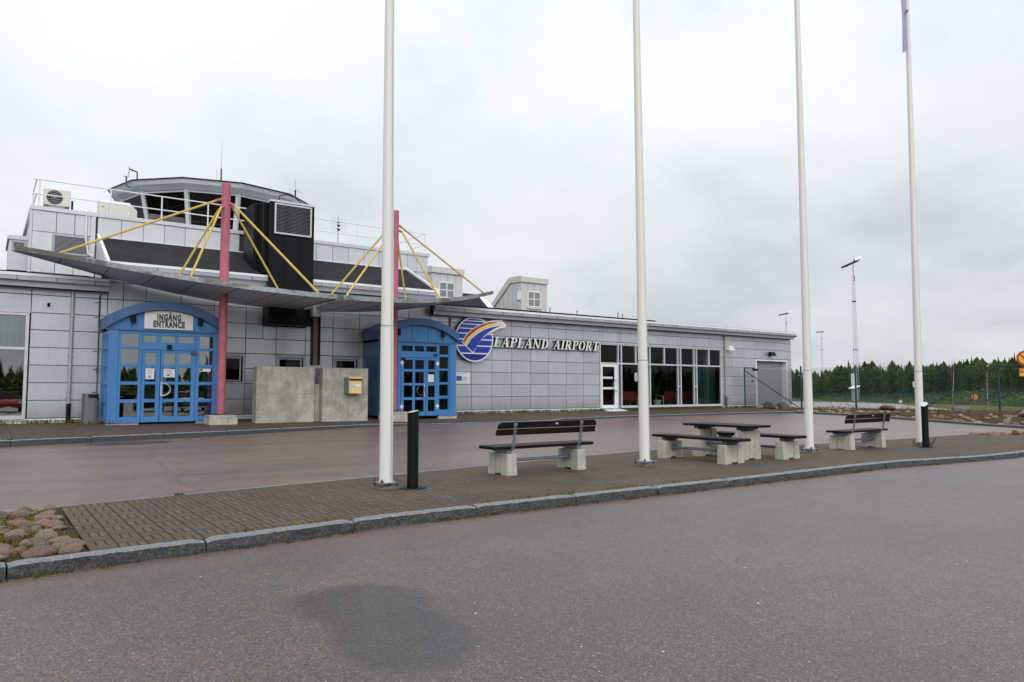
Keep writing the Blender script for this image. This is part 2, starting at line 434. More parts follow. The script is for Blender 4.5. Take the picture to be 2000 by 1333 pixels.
M['granite_dark'] = granite_dark()
def soil(name, moss):
    t = NT(name)
    a = t.noise(3, 7, .7); b = t.noise(24, 5, .75); g = t.noise(110, 3, .8)
    c = t.ramp(b, [(.25, (.030, .021, .014)), (.55, (.088, .062, .040)), (.8, (.20, .155, .11))])
    f = t.ramp(a, [(.42, (0,0,0)), (.60, (1,1,1))])
    m = t.ramp(g, [(.3, (.035, .034, .006)), (.6, (.13, .105, .018)), (.85, (.24, .18, .05))])
    c = t.mix(t.math('MULTIPLY', f, moss), c, m)
    return t.bsdf(c, .95, bump=t.math('ADD', b, g), bd=.03, spec=.2)
M['moss_soil'] = soil('mossy_soil', .85)
M['bed_soil'] = soil('gravelly_soil', .45)
def stone(name, c0):
    t = NT(name)
    oi = t.n('ShaderNodeObjectInfo').outputs['Random']
    a = t.noise(5, 6, .7, t.obj()); b = t.vor(48, t.obj(), 'Color'); g = t.noise(40, 4, .75, t.obj())
    c = t.ramp(a, [(.36, rgb(c0, .5)), (.5, c0), (.64, rgb(c0, 1.4))])
    c = t.mix(.3, c, b, 'SOFT_LIGHT')
    c = t.mix(.22, c, t.ramp(g, [(.35, (.04, .035, .03)), (.7, rgb(c0, 1.9))]))
    sc = t.n('ShaderNodeVectorMath', operation='SCALE'); t.l(c, sc.inputs[0]); t.l(t.math('MULTIPLY_ADD', oi, .55, .72), sc.inputs['Scale'])
    li = t.ramp(t.noise(7, 5, .7), [(.58, (0,0,0)), (.66, (1,1,1))])
    c = t.mix(t.math('MULTIPLY', li, .45), sc.outputs[0], (.15, .13, .045, 1))
    return t.bsdf(c, .8, bump=t.math('ADD', a, g), bd=.02, spec=.3)
M['stone_pink'] = stone('pink_stone', (.33, .215, .170))
M['stone_grey'] = stone('grey_stone', (.20, .19, .165))
M['stone_tan'] = stone('tan_stone', (.35, .28, .20))
M['stone_dark'] = stone('dark_stone', (.075, .068, .060))
M['stone_red'] = stone('rust_red_stone', (.17, .090, .068))
def leaf(name, a, b):
    t = NT(name)
    oi = t.n('ShaderNodeObjectInfo').outputs['Random']
    g = t.n('ShaderNodeNewGeometry').outputs['Random Per Island']
    c = t.mix(g, (*a, 1), (*b, 1))
    sc = t.n('ShaderNodeVectorMath', operation='SCALE'); t.l(c, sc.inputs[0]); t.l(t.math('MULTIPLY_ADD', oi, .95, .62), sc.inputs['Scale'])
    return t.bsdf(sc.outputs[0], .8, spec=.08)
M['conifer'] = leaf('conifer_needles', (.020, .038, .011), (.056, .080, .021))
M['pine'] = leaf('pine_needles', (.030, .050, .014), (.074, .098, .028))
M['shrub'] = leaf('undergrowth_leaves', (.030, .060, .016), (.095, .125, .035))
M['grass'] = leaf('dry_grass', (.065, .046, .016), (.150, .100, .038))
M['moss'] = leaf('moss_tufts', (.080, .068, .012), (.19, .145, .035))
M['green_grass'] = leaf('green_grass', (.050, .065, .014), (.13, .105, .032))
M['houseplant'] = leaf('houseplant_leaves', (.02, .11, .03), (.06, .22, .06))
M['bark'] = plain('tree_bark', (.11, .075, .05), .9, 0, .3, 6)
M['birch_bark'] = plain('birch_bark', (.45, .42, .38), .8, 0, .25, 5)
def ground_mat():
    t = NT('open_ground')
    a = t.noise(.05, 6, .65); b = t.noise(1.1, 6, .7); x, y, z = t.sep(t.pos())
    c = t.ramp(b, [(.3, (.050, .052, .018)), (.55, (.125, .108, .042)), (.8, (.20, .155, .070))])
    c = t.mix(t.math('MULTIPLY', a, .5), c, (.06, .085, .022, 1))
    return t.bsdf(c, .95, bump=b, bd=.1, spec=.15)
M['ground'] = ground_mat()
M['apron'] = asphalt('pale_apron', (.19, .188, .19), (.255, .253, .257), (.33, .325, .325), .5)

# ------------------------------------------------------------------ terrain profile
def ss(a, b, x):
    t = max(0.0, min(1.0, (x-a)/(b-a))); return t*t*(3-2*t)
def drop(x): return 0.10*ss(14, 21, x)
def z_road(x, y): return -0.62 - drop(x)
def z_drive(x, y): return -0.55 + max(0, min(11.5, y-11))*0.0265 - drop(x)*(1-ss(12, 20, y))
def z_isl(x, y=0): return -0.50 - drop(x)
def lerp_pts(pts):
    xs = [p[0] for p in pts]; ys = [p[1] for p in pts]
    return lambda x: float(np.interp(x, xs, ys))
KERB = lerp_pts([(-14,7.0),(-3,7.45),(.18,7.65),(1.97,7.74),(3.72,7.92),(5.36,7.93),(6.97,7.91),(10.2,7.83),(14.5,7.80),(21.7,7.66),(30,7.2),(48,6)])
BACK = lerp_pts([(-14,10.5),(-3,10.75),(.24,10.9),(2.2,11.17),(5.57,11.6),(7.67,11.95),(11.4,12.5),(13.6,12.7),(17,12.5),(19.4,12.2),(23.5,11.9),(27,11.8),(30,11.6),(34.8,11.2),(48,10.4)])
WALK = lerp_pts([(-20,18.0),(-6,19.4),(.4,20.1),(2,20.4),(5,21.0),(10.6,22.5),(14,22.8),(19,22.6),(22.5,23.3),(27.5,23.3),(33,23.1),(35.2,22.6)])

def sheet(name, xs, ys_of_x, zf, m, n=4, skirt=0):
    mb = MB(); A = []
    for x in xs:
        y0, y1 = ys_of_x(x)
        A.append([(x, y0+(y1-y0)*i/n, zf(x, y0+(y1-y0)*i/n)) for i in range(n+1)])
    for a, b in zip(A, A[1:]):
        for i in range(n): mb.poly([a[i], b[i], b[i+1], a[i+1]])
    return structure(mb.build(name, m))
fr = lambda a, b, n: [a+(b-a)*i/n for i in range(n+1)]
sheet('road', fr(-60, 110, 170), lambda x: (-70, KERB(x)-.02), z_road, M['asphalt'], 6)
sheet('driveway', fr(-20, 37, 57), lambda x: (BACK(x)-.6, 24.2), z_drive, M['asphalt_drive'], 12)
sheet('island_paving', fr(.86, 48, 60), lambda x: (KERB(x)+.02, BACK(x)-.05), lambda x, y: z_isl(x), M['pavers'], 4)
sheet('cobble_bed', fr(-14, .86, 20), lambda x: (KERB(x)+.02, BACK(x)-.05), lambda x, y: z_isl(x)-.012+.012*math.sin(x*5)*math.sin(y*4), M['moss_soil'], 8)
def z_walk(x, y):
    yk = WALK(x); t = max(0, min(1, (y-yk)/(25.6-yk)))
    low = .06*(ss(11, 13, x)-ss(18.2, 19.0, x))
    return (-.15-low)*(1-t) - .005*t
sheet('pavement', fr(-20, 35.2, 56), lambda x: (WALK(x)+.06, 26.0), z_walk, M['pavers'], 6)

# kerbs: split granite stones laid end to end, joints left open
def kerb(name, path, w, top, bot, stone, seed, rough=.011):
    rnd = random.Random(seed); mb = MB(); d = 0; L = [0]
    for a, b in zip(path, path[1:]): L.append(L[-1]+math.hypot(b[0]-a[0], b[1]-a[1]))
    def at(s):
        i = max(1, min(len(L)-1, next((k for k in range(1, len(L)) if L[k] >= s), len(L)-1)))
        t = (s-L[i-1])/max(1e-6, L[i]-L[i-1]); a, b = path[i-1], path[i]
        n = Vector((-(b[1]-a[1]), b[0]-a[0], 0)).normalized()
        return Vector((a[0]+(b[0]-a[0])*t, a[1]+(b[1]-a[1])*t, 0)), n
    s = 0
    while s < L[-1]-.1:
        e = min(s+stone*rnd.uniform(.97, 1.03), L[-1]); k = max(2, int((e-.016-s)/.075)); R0 = []; dz = rnd.uniform(-.006, .006)
        for i in range(k+1):
            q = s+(e-.016-s)*i/k; p, n = at(q); x, y = p.x, p.y
            j = lambda a=rough: rnd.uniform(-a, a)
            zt = top(x, y)+dz; zb = bot(x, y)
            e1 = .016 if i in (0, k) else .004
            R0.append([(p-n*(w/2+.012+j())).to_tuple()[:2]+(zb,), (p-n*(w/2+.004+j(rough*2.2))).to_tuple()[:2]+((zt+zb)/2+j(.014),),
                       (p-n*(w/2-.008+j(.006))).to_tuple()[:2]+(zt-.018-e1+j(.004),), (p-n*(w/2-.034)).to_tuple()[:2]+(zt-e1+j(.003),),
                       (p+n*(w/2-.01)).to_tuple()[:2]+(zt-e1+j(.003),), (p+n*(w/2)).to_tuple()[:2]+(zb,)])
        for a, b in zip(R0, R0[1:]):
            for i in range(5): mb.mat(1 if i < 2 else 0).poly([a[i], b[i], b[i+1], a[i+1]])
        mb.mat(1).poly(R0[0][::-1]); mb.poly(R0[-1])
        s = e
    o = mb.build(name, [M['granite'], M['granite_dark']], smooth=True, angle=50); return structure(o)
kerb('kerb', [(x, KERB(x)) for x in fr(-12.86, 40, 88)], .15, lambda x, y: z_isl(x)+.012, lambda x, y: z_road(x, y)-.05, 1.645, 3)
kerb('kerb', [(x, BACK(x)) for x in fr(-12, 34, 60)], .09, lambda x, y: z_isl(x)+.004, lambda x, y: -.9, 1.9, 4, .003)
kerb('kerb', [(x, WALK(x)) for x in fr(-18, 34.4, 66)]+[(34.75, 22.6), (34.95, 21.6), (35, 20), (35, 15), (35, 9)], .13,
     lambda x, y: (z_walk(x, WALK(x)) if y > 22.7 or x < 34 else z_drive(35, y)+.11), lambda x, y: -.9, 1.7, 5, .004)
# planted bed on the right, up to the fence
def z_bed(x, y):
    a = z_drive(35, min(y, 22.6))+.09
    return a+(-.10-a)*ss(35, 39.6, x)+.05*math.sin(x*2.1+y*1.3)*ss(35.2, 36, x)*(1-ss(40, 41.5, x))
mb = MB()
for i in range(14):
    for j in range(30):
        x0, x1 = 35.02+i*.5, 35.02+(i+1)*.5; y0, y1 = 7+j*.62, 7+(j+1)*.62
        mb.poly([(x, y, z_bed(x, y)) for x, y in ((x0,y0),(x1,y0),(x1,y1),(x0,y1))])
structure(mb.build('rock_bed', M['bed_soil'], smooth=True))
# open ground beyond, one sheet out to the horizon
PX = lerp_pts([(-400,-1.0),(38,-1.0),(39.5,-.22),(41.5,-.24),(66,-.72),(85,-1.18),(135,-1.76),(200,-1.85),(2500,-1.85)])
PX2 = lerp_pts([(-400,-1.0),(38,-1.0),(39.5,-.22),(41.5,-.24),(72,-.32),(88,-.72),(110,-1.42),(135,-1.76),(200,-1.85),(2500,-1.85)])
def z_gnd(x, y):
    p = PX(x); p += (PX2(x)-p)*ss(22, 34, y)
    return -1.0+(p+1.0)*(ss(8.5, 13, y) if x < 120 else 1) if p > -1.0 else p
gx = [-2500,-600,-100,-30,0,20,36,38,39,39.5,40.5,41.5,45,50,55,60,66,72,78,85,95,105,120,135,150,170,200,260,400,800,2500]
gy = [-2500,-700,-200,-80,-40,0,5,8.5,9.5,10.5,11.5,12.5,13,16,20,22,24,26,28,30,32,34,38,45,60,80,110,150,220,400,900,2500]
mb = MB(); A = [[(x, y, z_gnd(x, y)) for y in gy] for x in gx]
for a, b in zip(A, A[1:]):
    for i in range(len(gy)-1): mb.poly([a[i], b[i], b[i+1], a[i+1]])
structure(mb.build('ground', M['ground'], smooth=True))
def ribbon(name, line, w, m, lift):
    mb = MB(); Lp = []; Rp = []
    P = [Vector((x, y, 0)) for x, y in line]
    Q = []
    for a, b in zip(P, P[1:]):
        k = max(1, int((b-a).length/3)); Q += [a+(b-a)*i/k for i in range(k)]
    Q.append(P[-1])
    for i, p in enumerate(Q):
        d = (Q[min(i+1, len(Q)-1)]-Q[max(0, i-1)]).normalized(); n = Vector((-d.y, d.x, 0))
        for S, s in ((Lp, 1), (Rp, -1)):
            q = p+n*(s*w/2); S.append((q.x, q.y, z_gnd(q.x, q.y)+lift))
    mb.strip(Lp, Rp); return structure(mb.build(name, m, smooth=True))
NEAR = [(42.6, 12), (42.6, 22), (42.6, 30), (42.2, 40), (42, 60), (42, 95)]; FAR_ = [(56, 12), (58, 24), (65, 32), (73, 43), (82, 56), (97, 90)]
mb = MB(); A = []
for (a, b), (c, d) in zip(NEAR, FAR_): A.append([(a+(c-a)*i/10, b+(d-b)*i/10) for i in range(11)])
A2 = []
for p, q in zip(A, A[1:]): A2 += [[(u[0]+(v[0]-u[0])*k/6, u[1]+(v[1]-u[1])*k/6) for u, v in zip(p, q)] for k in range(6)]
A2.append(A[-1])
for p, q in zip(A2, A2[1:]): mb.strip([(x, y, z_gnd(x, y)+.03) for x, y in p][::-1], [(x, y, z_gnd(x, y)+.03) for x, y in q][::-1])
structure(mb.build('service_road', M['apron'], smooth=True))
ribbon('airfield_road', [(86, 10), (99, 36), (150, 79), (230, 130)], 7.0, M['apron'], .03)

# ------------------------------------------------------------------ terminal building
T = thing('airport_terminal', 'long airport terminal clad in silver metal panels with a twelve-sided control room on top', 'building', (20, 28, 0))
WY = 25.7                    # wall plane
def split(rect, holes):
    out = [rect]
    for h in holes:
        nx = []
        for (a, b, c, d) in out:
            if h[0] >= b or h[1] <= a or h[2] >= d or h[3] <= c: nx.append((a, b, c, d)); continue
            if h[0] > a: nx.append((a, h[0], c, d)); a = h[0]
            if h[1] < b: nx.append((h[1], b, c, d)); b = h[1]
            if h[2] > c: nx.append((a, b, c, h[2]))
            if h[3] < d: nx.append((a, b, h[3], d))
        out = nx
    return [r for r in out if r[1]-r[0] > .03 and r[3]-r[2] > .03]
def cladding(name, xs, zs, y, holes, m, gap=.017, depth=.028, seed=1):
    mb = MB(); rnd = random.Random(seed)
    for a, b in zip(xs, xs[1:]):
        for c, d in zip(zs, zs[1:]):
            for (p, q, u, v) in split((a, b, c, d), holes):
                g = gap/2; t = [rnd.uniform(-.0028, .0028) for _ in range(4)]
                p += g; q -= g; u += g; v -= g
                if q-p < .02 or v-u < .02: continue
                f = y-depth; e = .006
                mb.faces([(p,y,u),(q,y,u),(q,y,v),(p,y,v),(p,f+e,u),(q,f+e,u),(q,f+e,v),(p,f+e,v),
                          (p+e,f+t[0],u+e),(q-e,f+t[1],u+e),(q-e,f+t[2],v-e),(p+e,f+t[3],v-e)],
                         [(0,1,5,4),(1,2,6,5),(2,3,7,6),(3,0,4,7),(4,5,9,8),(5,6,10,9),(6,7,11,10),(7,4,8,11),(8,9,10,11)])
    return mb.build(name, m, T)
H_LEFT = (-4.5, 1.06, .14, 3.23)
H_W = [(6.33, 7.27, 1.18, 2.17), (8.33, 9.38, 1.18, 2.17), (10.43, 11.46, 1.18, 2.17)]
H_FRONT = (23.68, 32.66, .10, 3.19); H_ROLL = (35.72, 38.70, .0, 2.63)
H_P1 = (3.02, 5.94, -.2, 2.9); H_P2 = (11.66, 14.68, -.2, 2.9)
HOLES = [H_LEFT]+H_W+[H_FRONT, H_ROLL, H_P1, H_P2]
# structural wall behind the cladding
mb = MB()
for (a, b, c, d) in split((-8, 39.15, -.3, 4.2), HOLES): mb.box(a, b, WY, WY+.25, c, d)
mb.box(2.9, 14.6, WY, WY+.25, 4.2, 4.8)
mb.box(38.9, 39.15, WY+.25, 36, -.3, 4.2); mb.box(-8, -7.75, WY+.25, 36, -.3, 4.2); mb.box(-8, 39.15, 36, 36.25, -.3, 4.2)
mb.box(-7.75, 38.9, 32.0, 32.2, -.3, 4.2)
mb.box(23.3, 23.5, WY+.25, 32, -.3, 4.2); mb.box(32.9, 33.1, WY+.25, 32, -.3, 4.2)
mb.box(-7.7, 38.88, WY+.26, 31.9, -.2, .04)
mb.box(-7.7, 38.88, WY+.26, 31.9, 3.4, 3.6)
mb.build('wall', M['dark_in'], T)
ZL = [.14, .66, 1.18, 1.70, 2.22, 2.74, 3.25, 3.78, 4.02]
ZR = [.14, .68, 1.20, 1.71, 2.23, 2.75, 3.27, 3.73, 4.04]
cladding('cladding', [-6.5,-4.5,-2,0,1.09,2.87,3.07], ZL, WY, HOLES, M['panel'], seed=1)
cladding('cladding', [3.07,3.5,4.15,5.19,6.23,7.28,8.33,9.38,10.42,11.46,12.5,13.54,14.52], [.14,.66,1.18,1.70,2.22,2.74,3.25,3.79,4.32,4.76], WY, HOLES+[(7.86,9.38,3.2,9)], M['panel'], seed=2)
cladding('cladding', [14.52,15.46,16.48,17.51,18.55,19.58,20.60,21.63,22.66,23.67,23.88,24.9,25.09,26.1,27.11,28.15,29.18,29.37,30.42,30.61,31.63,32.62,33.62,34.65,35.7,36.7,37.68,38.70,39.15], ZR, WY, HOLES, M['panel'], seed=3)
mb = MB(); zs_e = ZR
for y0, y1 in ((25.72, 28), (28, 30.4), (30.4, 33), (33, 36)):
    for c, d in zip(ZR, ZR[1:]): mb.box(39.15, 39.178, y0+.01, y1-.01, c+.01, d-.01)
mb.build('cladding', M['panel'], T)
# pale plinth flashing
for a, b in ((-6.5, 2.95), (6.0, 11.6), (14.75, 23.68), (32.66, 35.7), (38.7, 39.18)):
    mb = MB(); mb.box(a, b, WY-.055, WY, .075, .125); mb.box(a, b, WY-.02, WY, -.3, .075)
    mb.build('plinth_flashing', M['white_metal'], T)
# low wing roofs with gutters
def eave(x0, x1, z, slope, yb, name='roof'):
    mb = MB(); ye = 25.24
    zt = z+(yb-ye)*slope
    mb.hexa([(x0,ye,z),(x1,ye,z),(x1,yb,zt),(x0,yb,zt)], [(x0,ye,z+.09),(x1,ye,z+.09),(x1,yb,zt+.09),(x0,yb,zt+.09)])
    return mb.build(name, M['roof_felt'], T)
def gutter(x0, x1, z, step=.98):
    mb = MB()
    mb.mat(0).box(x0, x1, 25.19, 25.235, z-.01, z+.075)          # bright drip edge
    mb.mat(1).box(x0, x1, 25.16, 25.185, z-.135, z-.025)           # gutter front
    mb.box(x0, x1, 25.185, 25.30, z-.135, z-.115)
    x = x0+.35
    while x < x1:
        mb.mat(2).box(x, x+.018, 25.152, 25.16, z-.14, z-.02); x += step
    mb.mat(1).box(x0, x1, 25.31, 25.335, z-.30, z-.02)              # fascia
    mb.mat(2).box(x0, x1, 25.335, WY, z-.31, z-.29)
    mb.mat(1).box(x0+.01, x1-.01, 25.60, WY-.03, z-.35, z-.31)
    return mb.build('gutter', [M['white_metal'], M['trim_grey'], M['joint']], T)
eave(-7.5, 3.05, 4.27, .12, 33.4); gutter(-7.5, 3.05, 4.27)
eave(14.45, 38.95, 4.27, .12, 36.2); gutter(14.45, 38.95, 4.27)
mb = MB(); mb.prism_x([(25.2,4.2),(36.2,5.52),(36.2,5.66),(25.2,4.37)], 38.95, 39.22)
mb.build('verge_trim', M['white_metal'], T)
mb = MB(); mb.prism_y([(38.9,4.1),(39.2,4.1),(39.2,4.2),(38.9,4.2)], 25.3, 36.2); mb.build('verge_fascia', M['black_metal'], T)
mb = MB(); mb.box(15.0, 29.6, 27.6, 31, 4.55, 4.74); mb.build('roof_upstand', M['black_metal'], T)
# centre roof: slope of felt between the eave and the upper storey, cut by the shaft
def slope_z(y): return 4.84+(y-25.3)*.476
mb = MB()
for x0, x1 in ((3.02, 7.86), (9.38, 14.55)):
    mb.hexa([(x0,25.24,4.80),(x1,25.24,4.80),(x1,28.0,6.08),(x0,28.0,6.08)], [(x0,25.24,4.86),(x1,25.24,4.86),(x1,28.0,6.15),(x0,28.0,6.15)])
mb.build('roof', M['roof_felt'], T)
for x0, x1 in ((3.02, 7.84), (9.40, 14.55)): gutter(x0, x1, 4.84)
for x0, x1 in ((2.95, 3.04), (14.54, 14.63)):
    mb = MB(); mb.hexa([(x0,25.2,4.72),(x1,25.2,4.72),(x1,28.0,6.02),(x0,28.0,6.02)], [(x0,25.2,4.94),(x1,25.2,4.94),(x1,28.0,6.24),(x0,28.0,6.24)])
    mb.build('verge_trim', M['white_metal'], T)
# cheek walls under the centre roof ends
mb = MB()
for x0, x1 in ((2.93, 3.03), (14.55, 14.65)):
    mb.prism_x([(25.72,4.15),(28.0,4.45),(28.0,6.0),(25.72,4.8)], x0, x1)
mb.build('cheek_wall', M['panel_bright'], T)
# upper storey
def up(name, x0, x1, z0, z1, xs, zs, y=28.0, holes=()):
    mb = MB(); mb.box(x0, x1, y, y+.2, z0, z1); mb.build('wall', M['joint'], T)
    return cladding(name, xs, zs, y, list(holes), M['panel_bright'], gap=.014, seed=9)
HL = (1.70, 2.72, 5.42, 6.06); HRL = (14.30, 15.12, 5.68, 6.08)
up('cladding', 1.12, 15.66, 4.6, 6.8, [1.12,1.78,2.30,2.86], [4.76,5.42,6.10,6.80], holes=[HL])
cladding('cladding', [2.96,3.68,4.36,5.04,5.72,6.40,7.08,7.62], [6.12,6.80], 28.0, [], M['panel_bright'], .014, seed=10)
cladding('cladding', [9.3,9.9,10.6,11.28,11.96,12.64,13.32,14.0,14.66,15.1,15.66], [4.9,5.5,6.09,6.80], 28.0, [(9,14.66,4,6.1),HRL], M['panel_bright'], .014, seed=11)
mb = MB()
mb.box(1.04, 15.74, 27.93, 28.3, 6.80, 6.93); mb.box(2.78, 2.9, 27.94, 28.0, 4.7, 6.8)
mb.box(1.04, 1.3, 28.3, 37, 6.80, 6.93); mb.box(15.48, 15.74, 28.3, 37, 6.80, 6.93)
mb.box(1.04, 1.12, 27.96, 28.2, 4.72, 6.8)
mb.build('parapet_coping', M['panel_bright'], T)
mb = MB(); mb.box(1.12, 1.3, 28.2, 37, 4.6, 6.8); mb.box(15.48, 15.66, 28.2, 37, 4.6, 6.8); mb.box(1.12, 15.66, 36.8, 37, 4.6, 6.8); mb.box(1.3, 15.48, 28.2, 36.8, 6.5, 6.62)
mb.build('wall', M['panel_bright'], T)
mb = MB(); mb.box(.55, 1.10, 29.0, 31.5, 4.95, 5.93); mb.build('wall', M['panel'], T)
mb = MB(); mb.box(.50, 1.11, 28.94, 31.6, 5.93, 6.06); mb.box(.53,1.1,28.97,29.0,4.9,4.95); mb.build('parapet_coping', M['panel_bright'], T)
mb = MB(); mb.box(2.96, 14.6, 27.9, 27.968, 6.075, 6.13); mb.build('joint_cover', M['white_metal'], T)
mb = MB(); mb.box(3.05, 14.53, 27.88, 27.96, 5.98, 6.074); mb.build('shadow_gap_strip', M['black'], T)  # black strip stands in for the shade in the gap below the panels
for q in ((-7.5, 3.0, 27.85, 27.98, 4.62, 4.74), (.5, 1.15, 28.85, 28.99, 4.70, 4.9)): mb = MB(); mb.box(*q); mb.build('roof_upstand', M['black'], T)
def louver(x0, x1, z0, z1, y, n, parent, fm, sm, bm, dep=.06):
    f = MB(); w = .05
    f.box(x0, x1, y-dep, y, z1-w, z1); f.box(x0, x1, y-dep, y, z0, z0+w); f.box(x0, x0+w, y-dep, y, z0+w, z1-w); f.box(x1-w, x1, y-dep, y, z0+w, z1-w)
    o = f.build('louver', fm, parent)
    s = MB(); s.mat(1).box(x0+w, x1-w, y-.006, y+.004, z0+w, z1-w)
    h = (z1-z0-2*w)/n
    for i in range(n):
        z = z0+w+i*h
        s.mat(0).hexa([(x0+w,y-dep+.008,z),(x1-w,y-dep+.008,z),(x1-w,y-.008,z+h*.18),(x0+w,y-.008,z+h*.18)], [(x0+w,y-dep+.008,z+h*.34),(x1-w,y-dep+.008,z+h*.34),(x1-w,y-.008,z+h*.30),(x0+w,y-.008,z+h*.30)])
    s.build('slat', [sm, bm], o); return o
louver(HL[0], HL[1], HL[2], HL[3], 27.99, 14, T, M['trim_grey'], M['trim_grey'], M['joint'])
louver(HRL[0], HRL[1], HRL[2], HRL[3], 27.99, 9, T, M['trim_grey'], M['trim_grey'], M['joint'])
louver(.62, 1.0, 5.57, 5.88, 28.995, 6, T, M['trim_grey'], M['trim_grey'], M['joint'])
# black ventilation shaft rising through the centre roof
mb = MB(); X0, X1, Y0 = 7.83, 9.38, 25.0
mb.box(X0, X1, Y0, 27.2, 3.22, 7.46)
mb.box(X0-.30, X0, 25.9, 27.1, 4.9, 7.55)
mb.box(X0-.13, X0, 25.35, 25.55, 5.0, 7.5); mb.box(X0-.16, X0-.0, 25.62, 25.86, 5.0, 7.52)
for x in (8.34, 8.86): mb.box(x-.012, x+.012, Y0-.014, Y0, 3.25, 6.25)
shaft = mb.build('ventilation_shaft', M['black_metal'], T, bevel=.01)
mb = MB(); mb.box(X0-.02, X1+.02, Y0-.04, 27.25, 7.46, 7.53); mb.build('cap', M['panel_bright'], shaft)
louver(X0+.12, X1-.12, 6.35, 7.42, Y0-.002, 20, shaft, M['alu'], M['bin_grey'], M['joint'], .07)
mb = MB(); mb.path([(8.2,25.4,7.53),(8.25,25.4,7.80),(8.5,25.4,7.88),(8.8,25.4,7.84),(9.0,25.4,7.66),(9.02,25.4,7.53)], .018); mb.build('cable', M['black'], shaft)
# windows in the centre wall
for k, (a, b, c, d) in enumerate(H_W):
    f = MB(); w = .07; y0, y1 = WY-.05, WY+.06
    f.box(a, b, y0, y1, d-w, d); f.box(a, b, y0, y1, c, c+w); f.box(a, a+w, y0, y1, c+w, d-w); f.box(b-w, b, y0, y1, c+w, d-w)
    i = .10; f.box(a+w+.02, b-i-.02, y0+.03, y1, d-w-.06, d-w-.015); f.box(b-i-.07, b-i-.02, y0+.03, y1, c+w+.02, d-w-.06); f.box(a+w+.02, a+w+.07, y0+.03, y1, c+w+.02, d-w-.06); f.box(a+w+.07, b-i-.07, y0+.03, y1, c+w+.02, c+w+.06)
    f.box(a-.03, b+.03, WY-.075, WY-.052, d-.01, d+.03)
    o = f.build('window', M['trim_grey'], T, bevel=.004)
    g = MB(); g.poly([(a+w, WY+.02, c+w), (b-w, WY+.02, c+w), (b-w, WY+.02, d-w), (a+w, WY+.02, d-w)]); g.build('pane', M['glass_dark'], o)
    r = MB(); r.box(a, b, WY+.9, WY+.95, c-.1, d+.1); r.build('dark_backing', M['dark_in'], o)  # dark sheet added behind each pane, stands in for the unlit room
# big window of the left wing
f = MB(); a, b, c, d = H_LEFT; y0, y1 = WY-.05, WY+.07
f.box(a, b, y0, y1, d-.08, d); f.box(a, b, y0, y1, c, c+.09); f.box(b-.085, b, y0, y1, c+.09, d-.08); f.box(a, b-.085, y0+.004, y1, 2.14, 2.22)
for x in (-.85, -2.7): f.box(x, x+.085, y0+.002, y1, c+.09, d-.08)
f.box(a, b+.03, WY-.08, WY-.052, d-.005, d+.035); f.box(a, b, WY-.085, WY-.052, c-.03, c+.02)
o = f.build('window', M['alu'], T, bevel=.004)
g = MB(); g.poly([(a, WY+.02, c), (b, WY+.02, c), (b, WY+.02, d), (a, WY+.02, d)]); g.build('pane', M['glass_hi'], o)
q = MB()
for i in range(34):
    x = -4.4+i*.16; q.hexa([(x,WY+.16,2.2),(x+.14,WY+.20,2.2),(x+.14,WY+.204,2.2),(x,WY+.164,2.2)], [(x,WY+.16,3.2),(x+.14,WY+.20,3.2),(x+.14,WY+.204,3.2),(x,WY+.164,3.2)])
q.build('blind', M['curtain'], o)
# glazed departure front
f = MB(); y0, y1 = WY-.05, WY+.07; zt, zb = 3.19, .10
f.box(23.68, 32.66, y0, y1, zt-.07, zt); f.box(25.05, 32.66, y0, y1, zb, zb+.11)
for x in (23.68, 24.86, 25.08, 27.06, 29.12, 29.34, 30.37, 30.58, 32.58): f.box(x+.008, x+.066, y0+.003, y1, zb, zt-.07)
for x in (26.07, 28.11, 31.59): f.box(x, x+.07, y0+.006, y1, 2.27, zt-.07)
f.box(23.755, 32.58, y0+.009, y1, 2.21, 2.28)
for x in (29.195, 30.445): f.box(x, x+.145, y0+.012, y1, 1.12, 1.17)
f.box(23.6, 32.72, WY-.085, WY-.052, zt-.005, zt+.035)
gf = f.build('glass_front', M['frame_metal'], T, bevel=.004)
q = MB()
for i in range(22): x = 30.75+i*.085; q.hexa([(x,WY+.35,.1),(x+.07,WY+.39,.1),(x+.07,WY+.394,.1),(x,WY+.354,.1)], [(x,WY+.35,2.2),(x+.07,WY+.39,2.2),(x+.07,WY+.394,2.2),(x,WY+.354,2.2)])
q.build('curtain', M['teal_curtain'], gf)
q = MB(); q.box(32.05, 32.25, WY+.5, WY+.7, .05, 3.4); q.build('inner_column', M['trim_grey'], gf)
for (a, b, c, d) in ((23.75,24.86,2.28,3.12),(24.93,25.08,.2,3.12),(25.15,27.06,.21,2.21),(25.15,27.06,2.28,3.12),(27.13,29.12,.21,2.21),(27.13,29.12,2.28,3.12),(29.19,29.34,.2,3.12),(29.41,30.37,.21,2.21),(29.41,30.37,2.28,3.12),(30.44,30.58,.2,3.12),(30.65,32.58,.21,2.21),(30.65,32.58,2.28,3.12)):
    g = MB(); g.poly([(a,WY+.02,c),(b,WY+.02,c),(b,WY+.02,d),(a,WY+.02,d)]); g.build('pane', M['glass'], gf)
f = MB(); a, b, c, d = 23.77, 24.85, .09, 2.2; y0, y1 = WY-.035, WY+.03
f.box(a,b,y0,y1,d-.13,d); f.box(a,b,y0,y1,c,c+.16); f.box(a,a+.10,y0,y1,c+.16,d-.13); f.box(b-.20,b,y0,y1,c+.16,d-.13); f.box(a+.1,b-.2,y0,y1,1.0,1.10)
dr = f.build('glazed_door', M['white_metal'], T, bevel=.006)
g = MB(); g.poly([(a,WY,c),(b,WY,c),(b,WY,d),(a,WY,d)]); g.build('pane', M['glass'], dr)
g = MB(); g.box(a+.11, b-.32, WY-.012, WY-.004, 1.50, 1.60); g.build('sticker', M['paper'], dr)
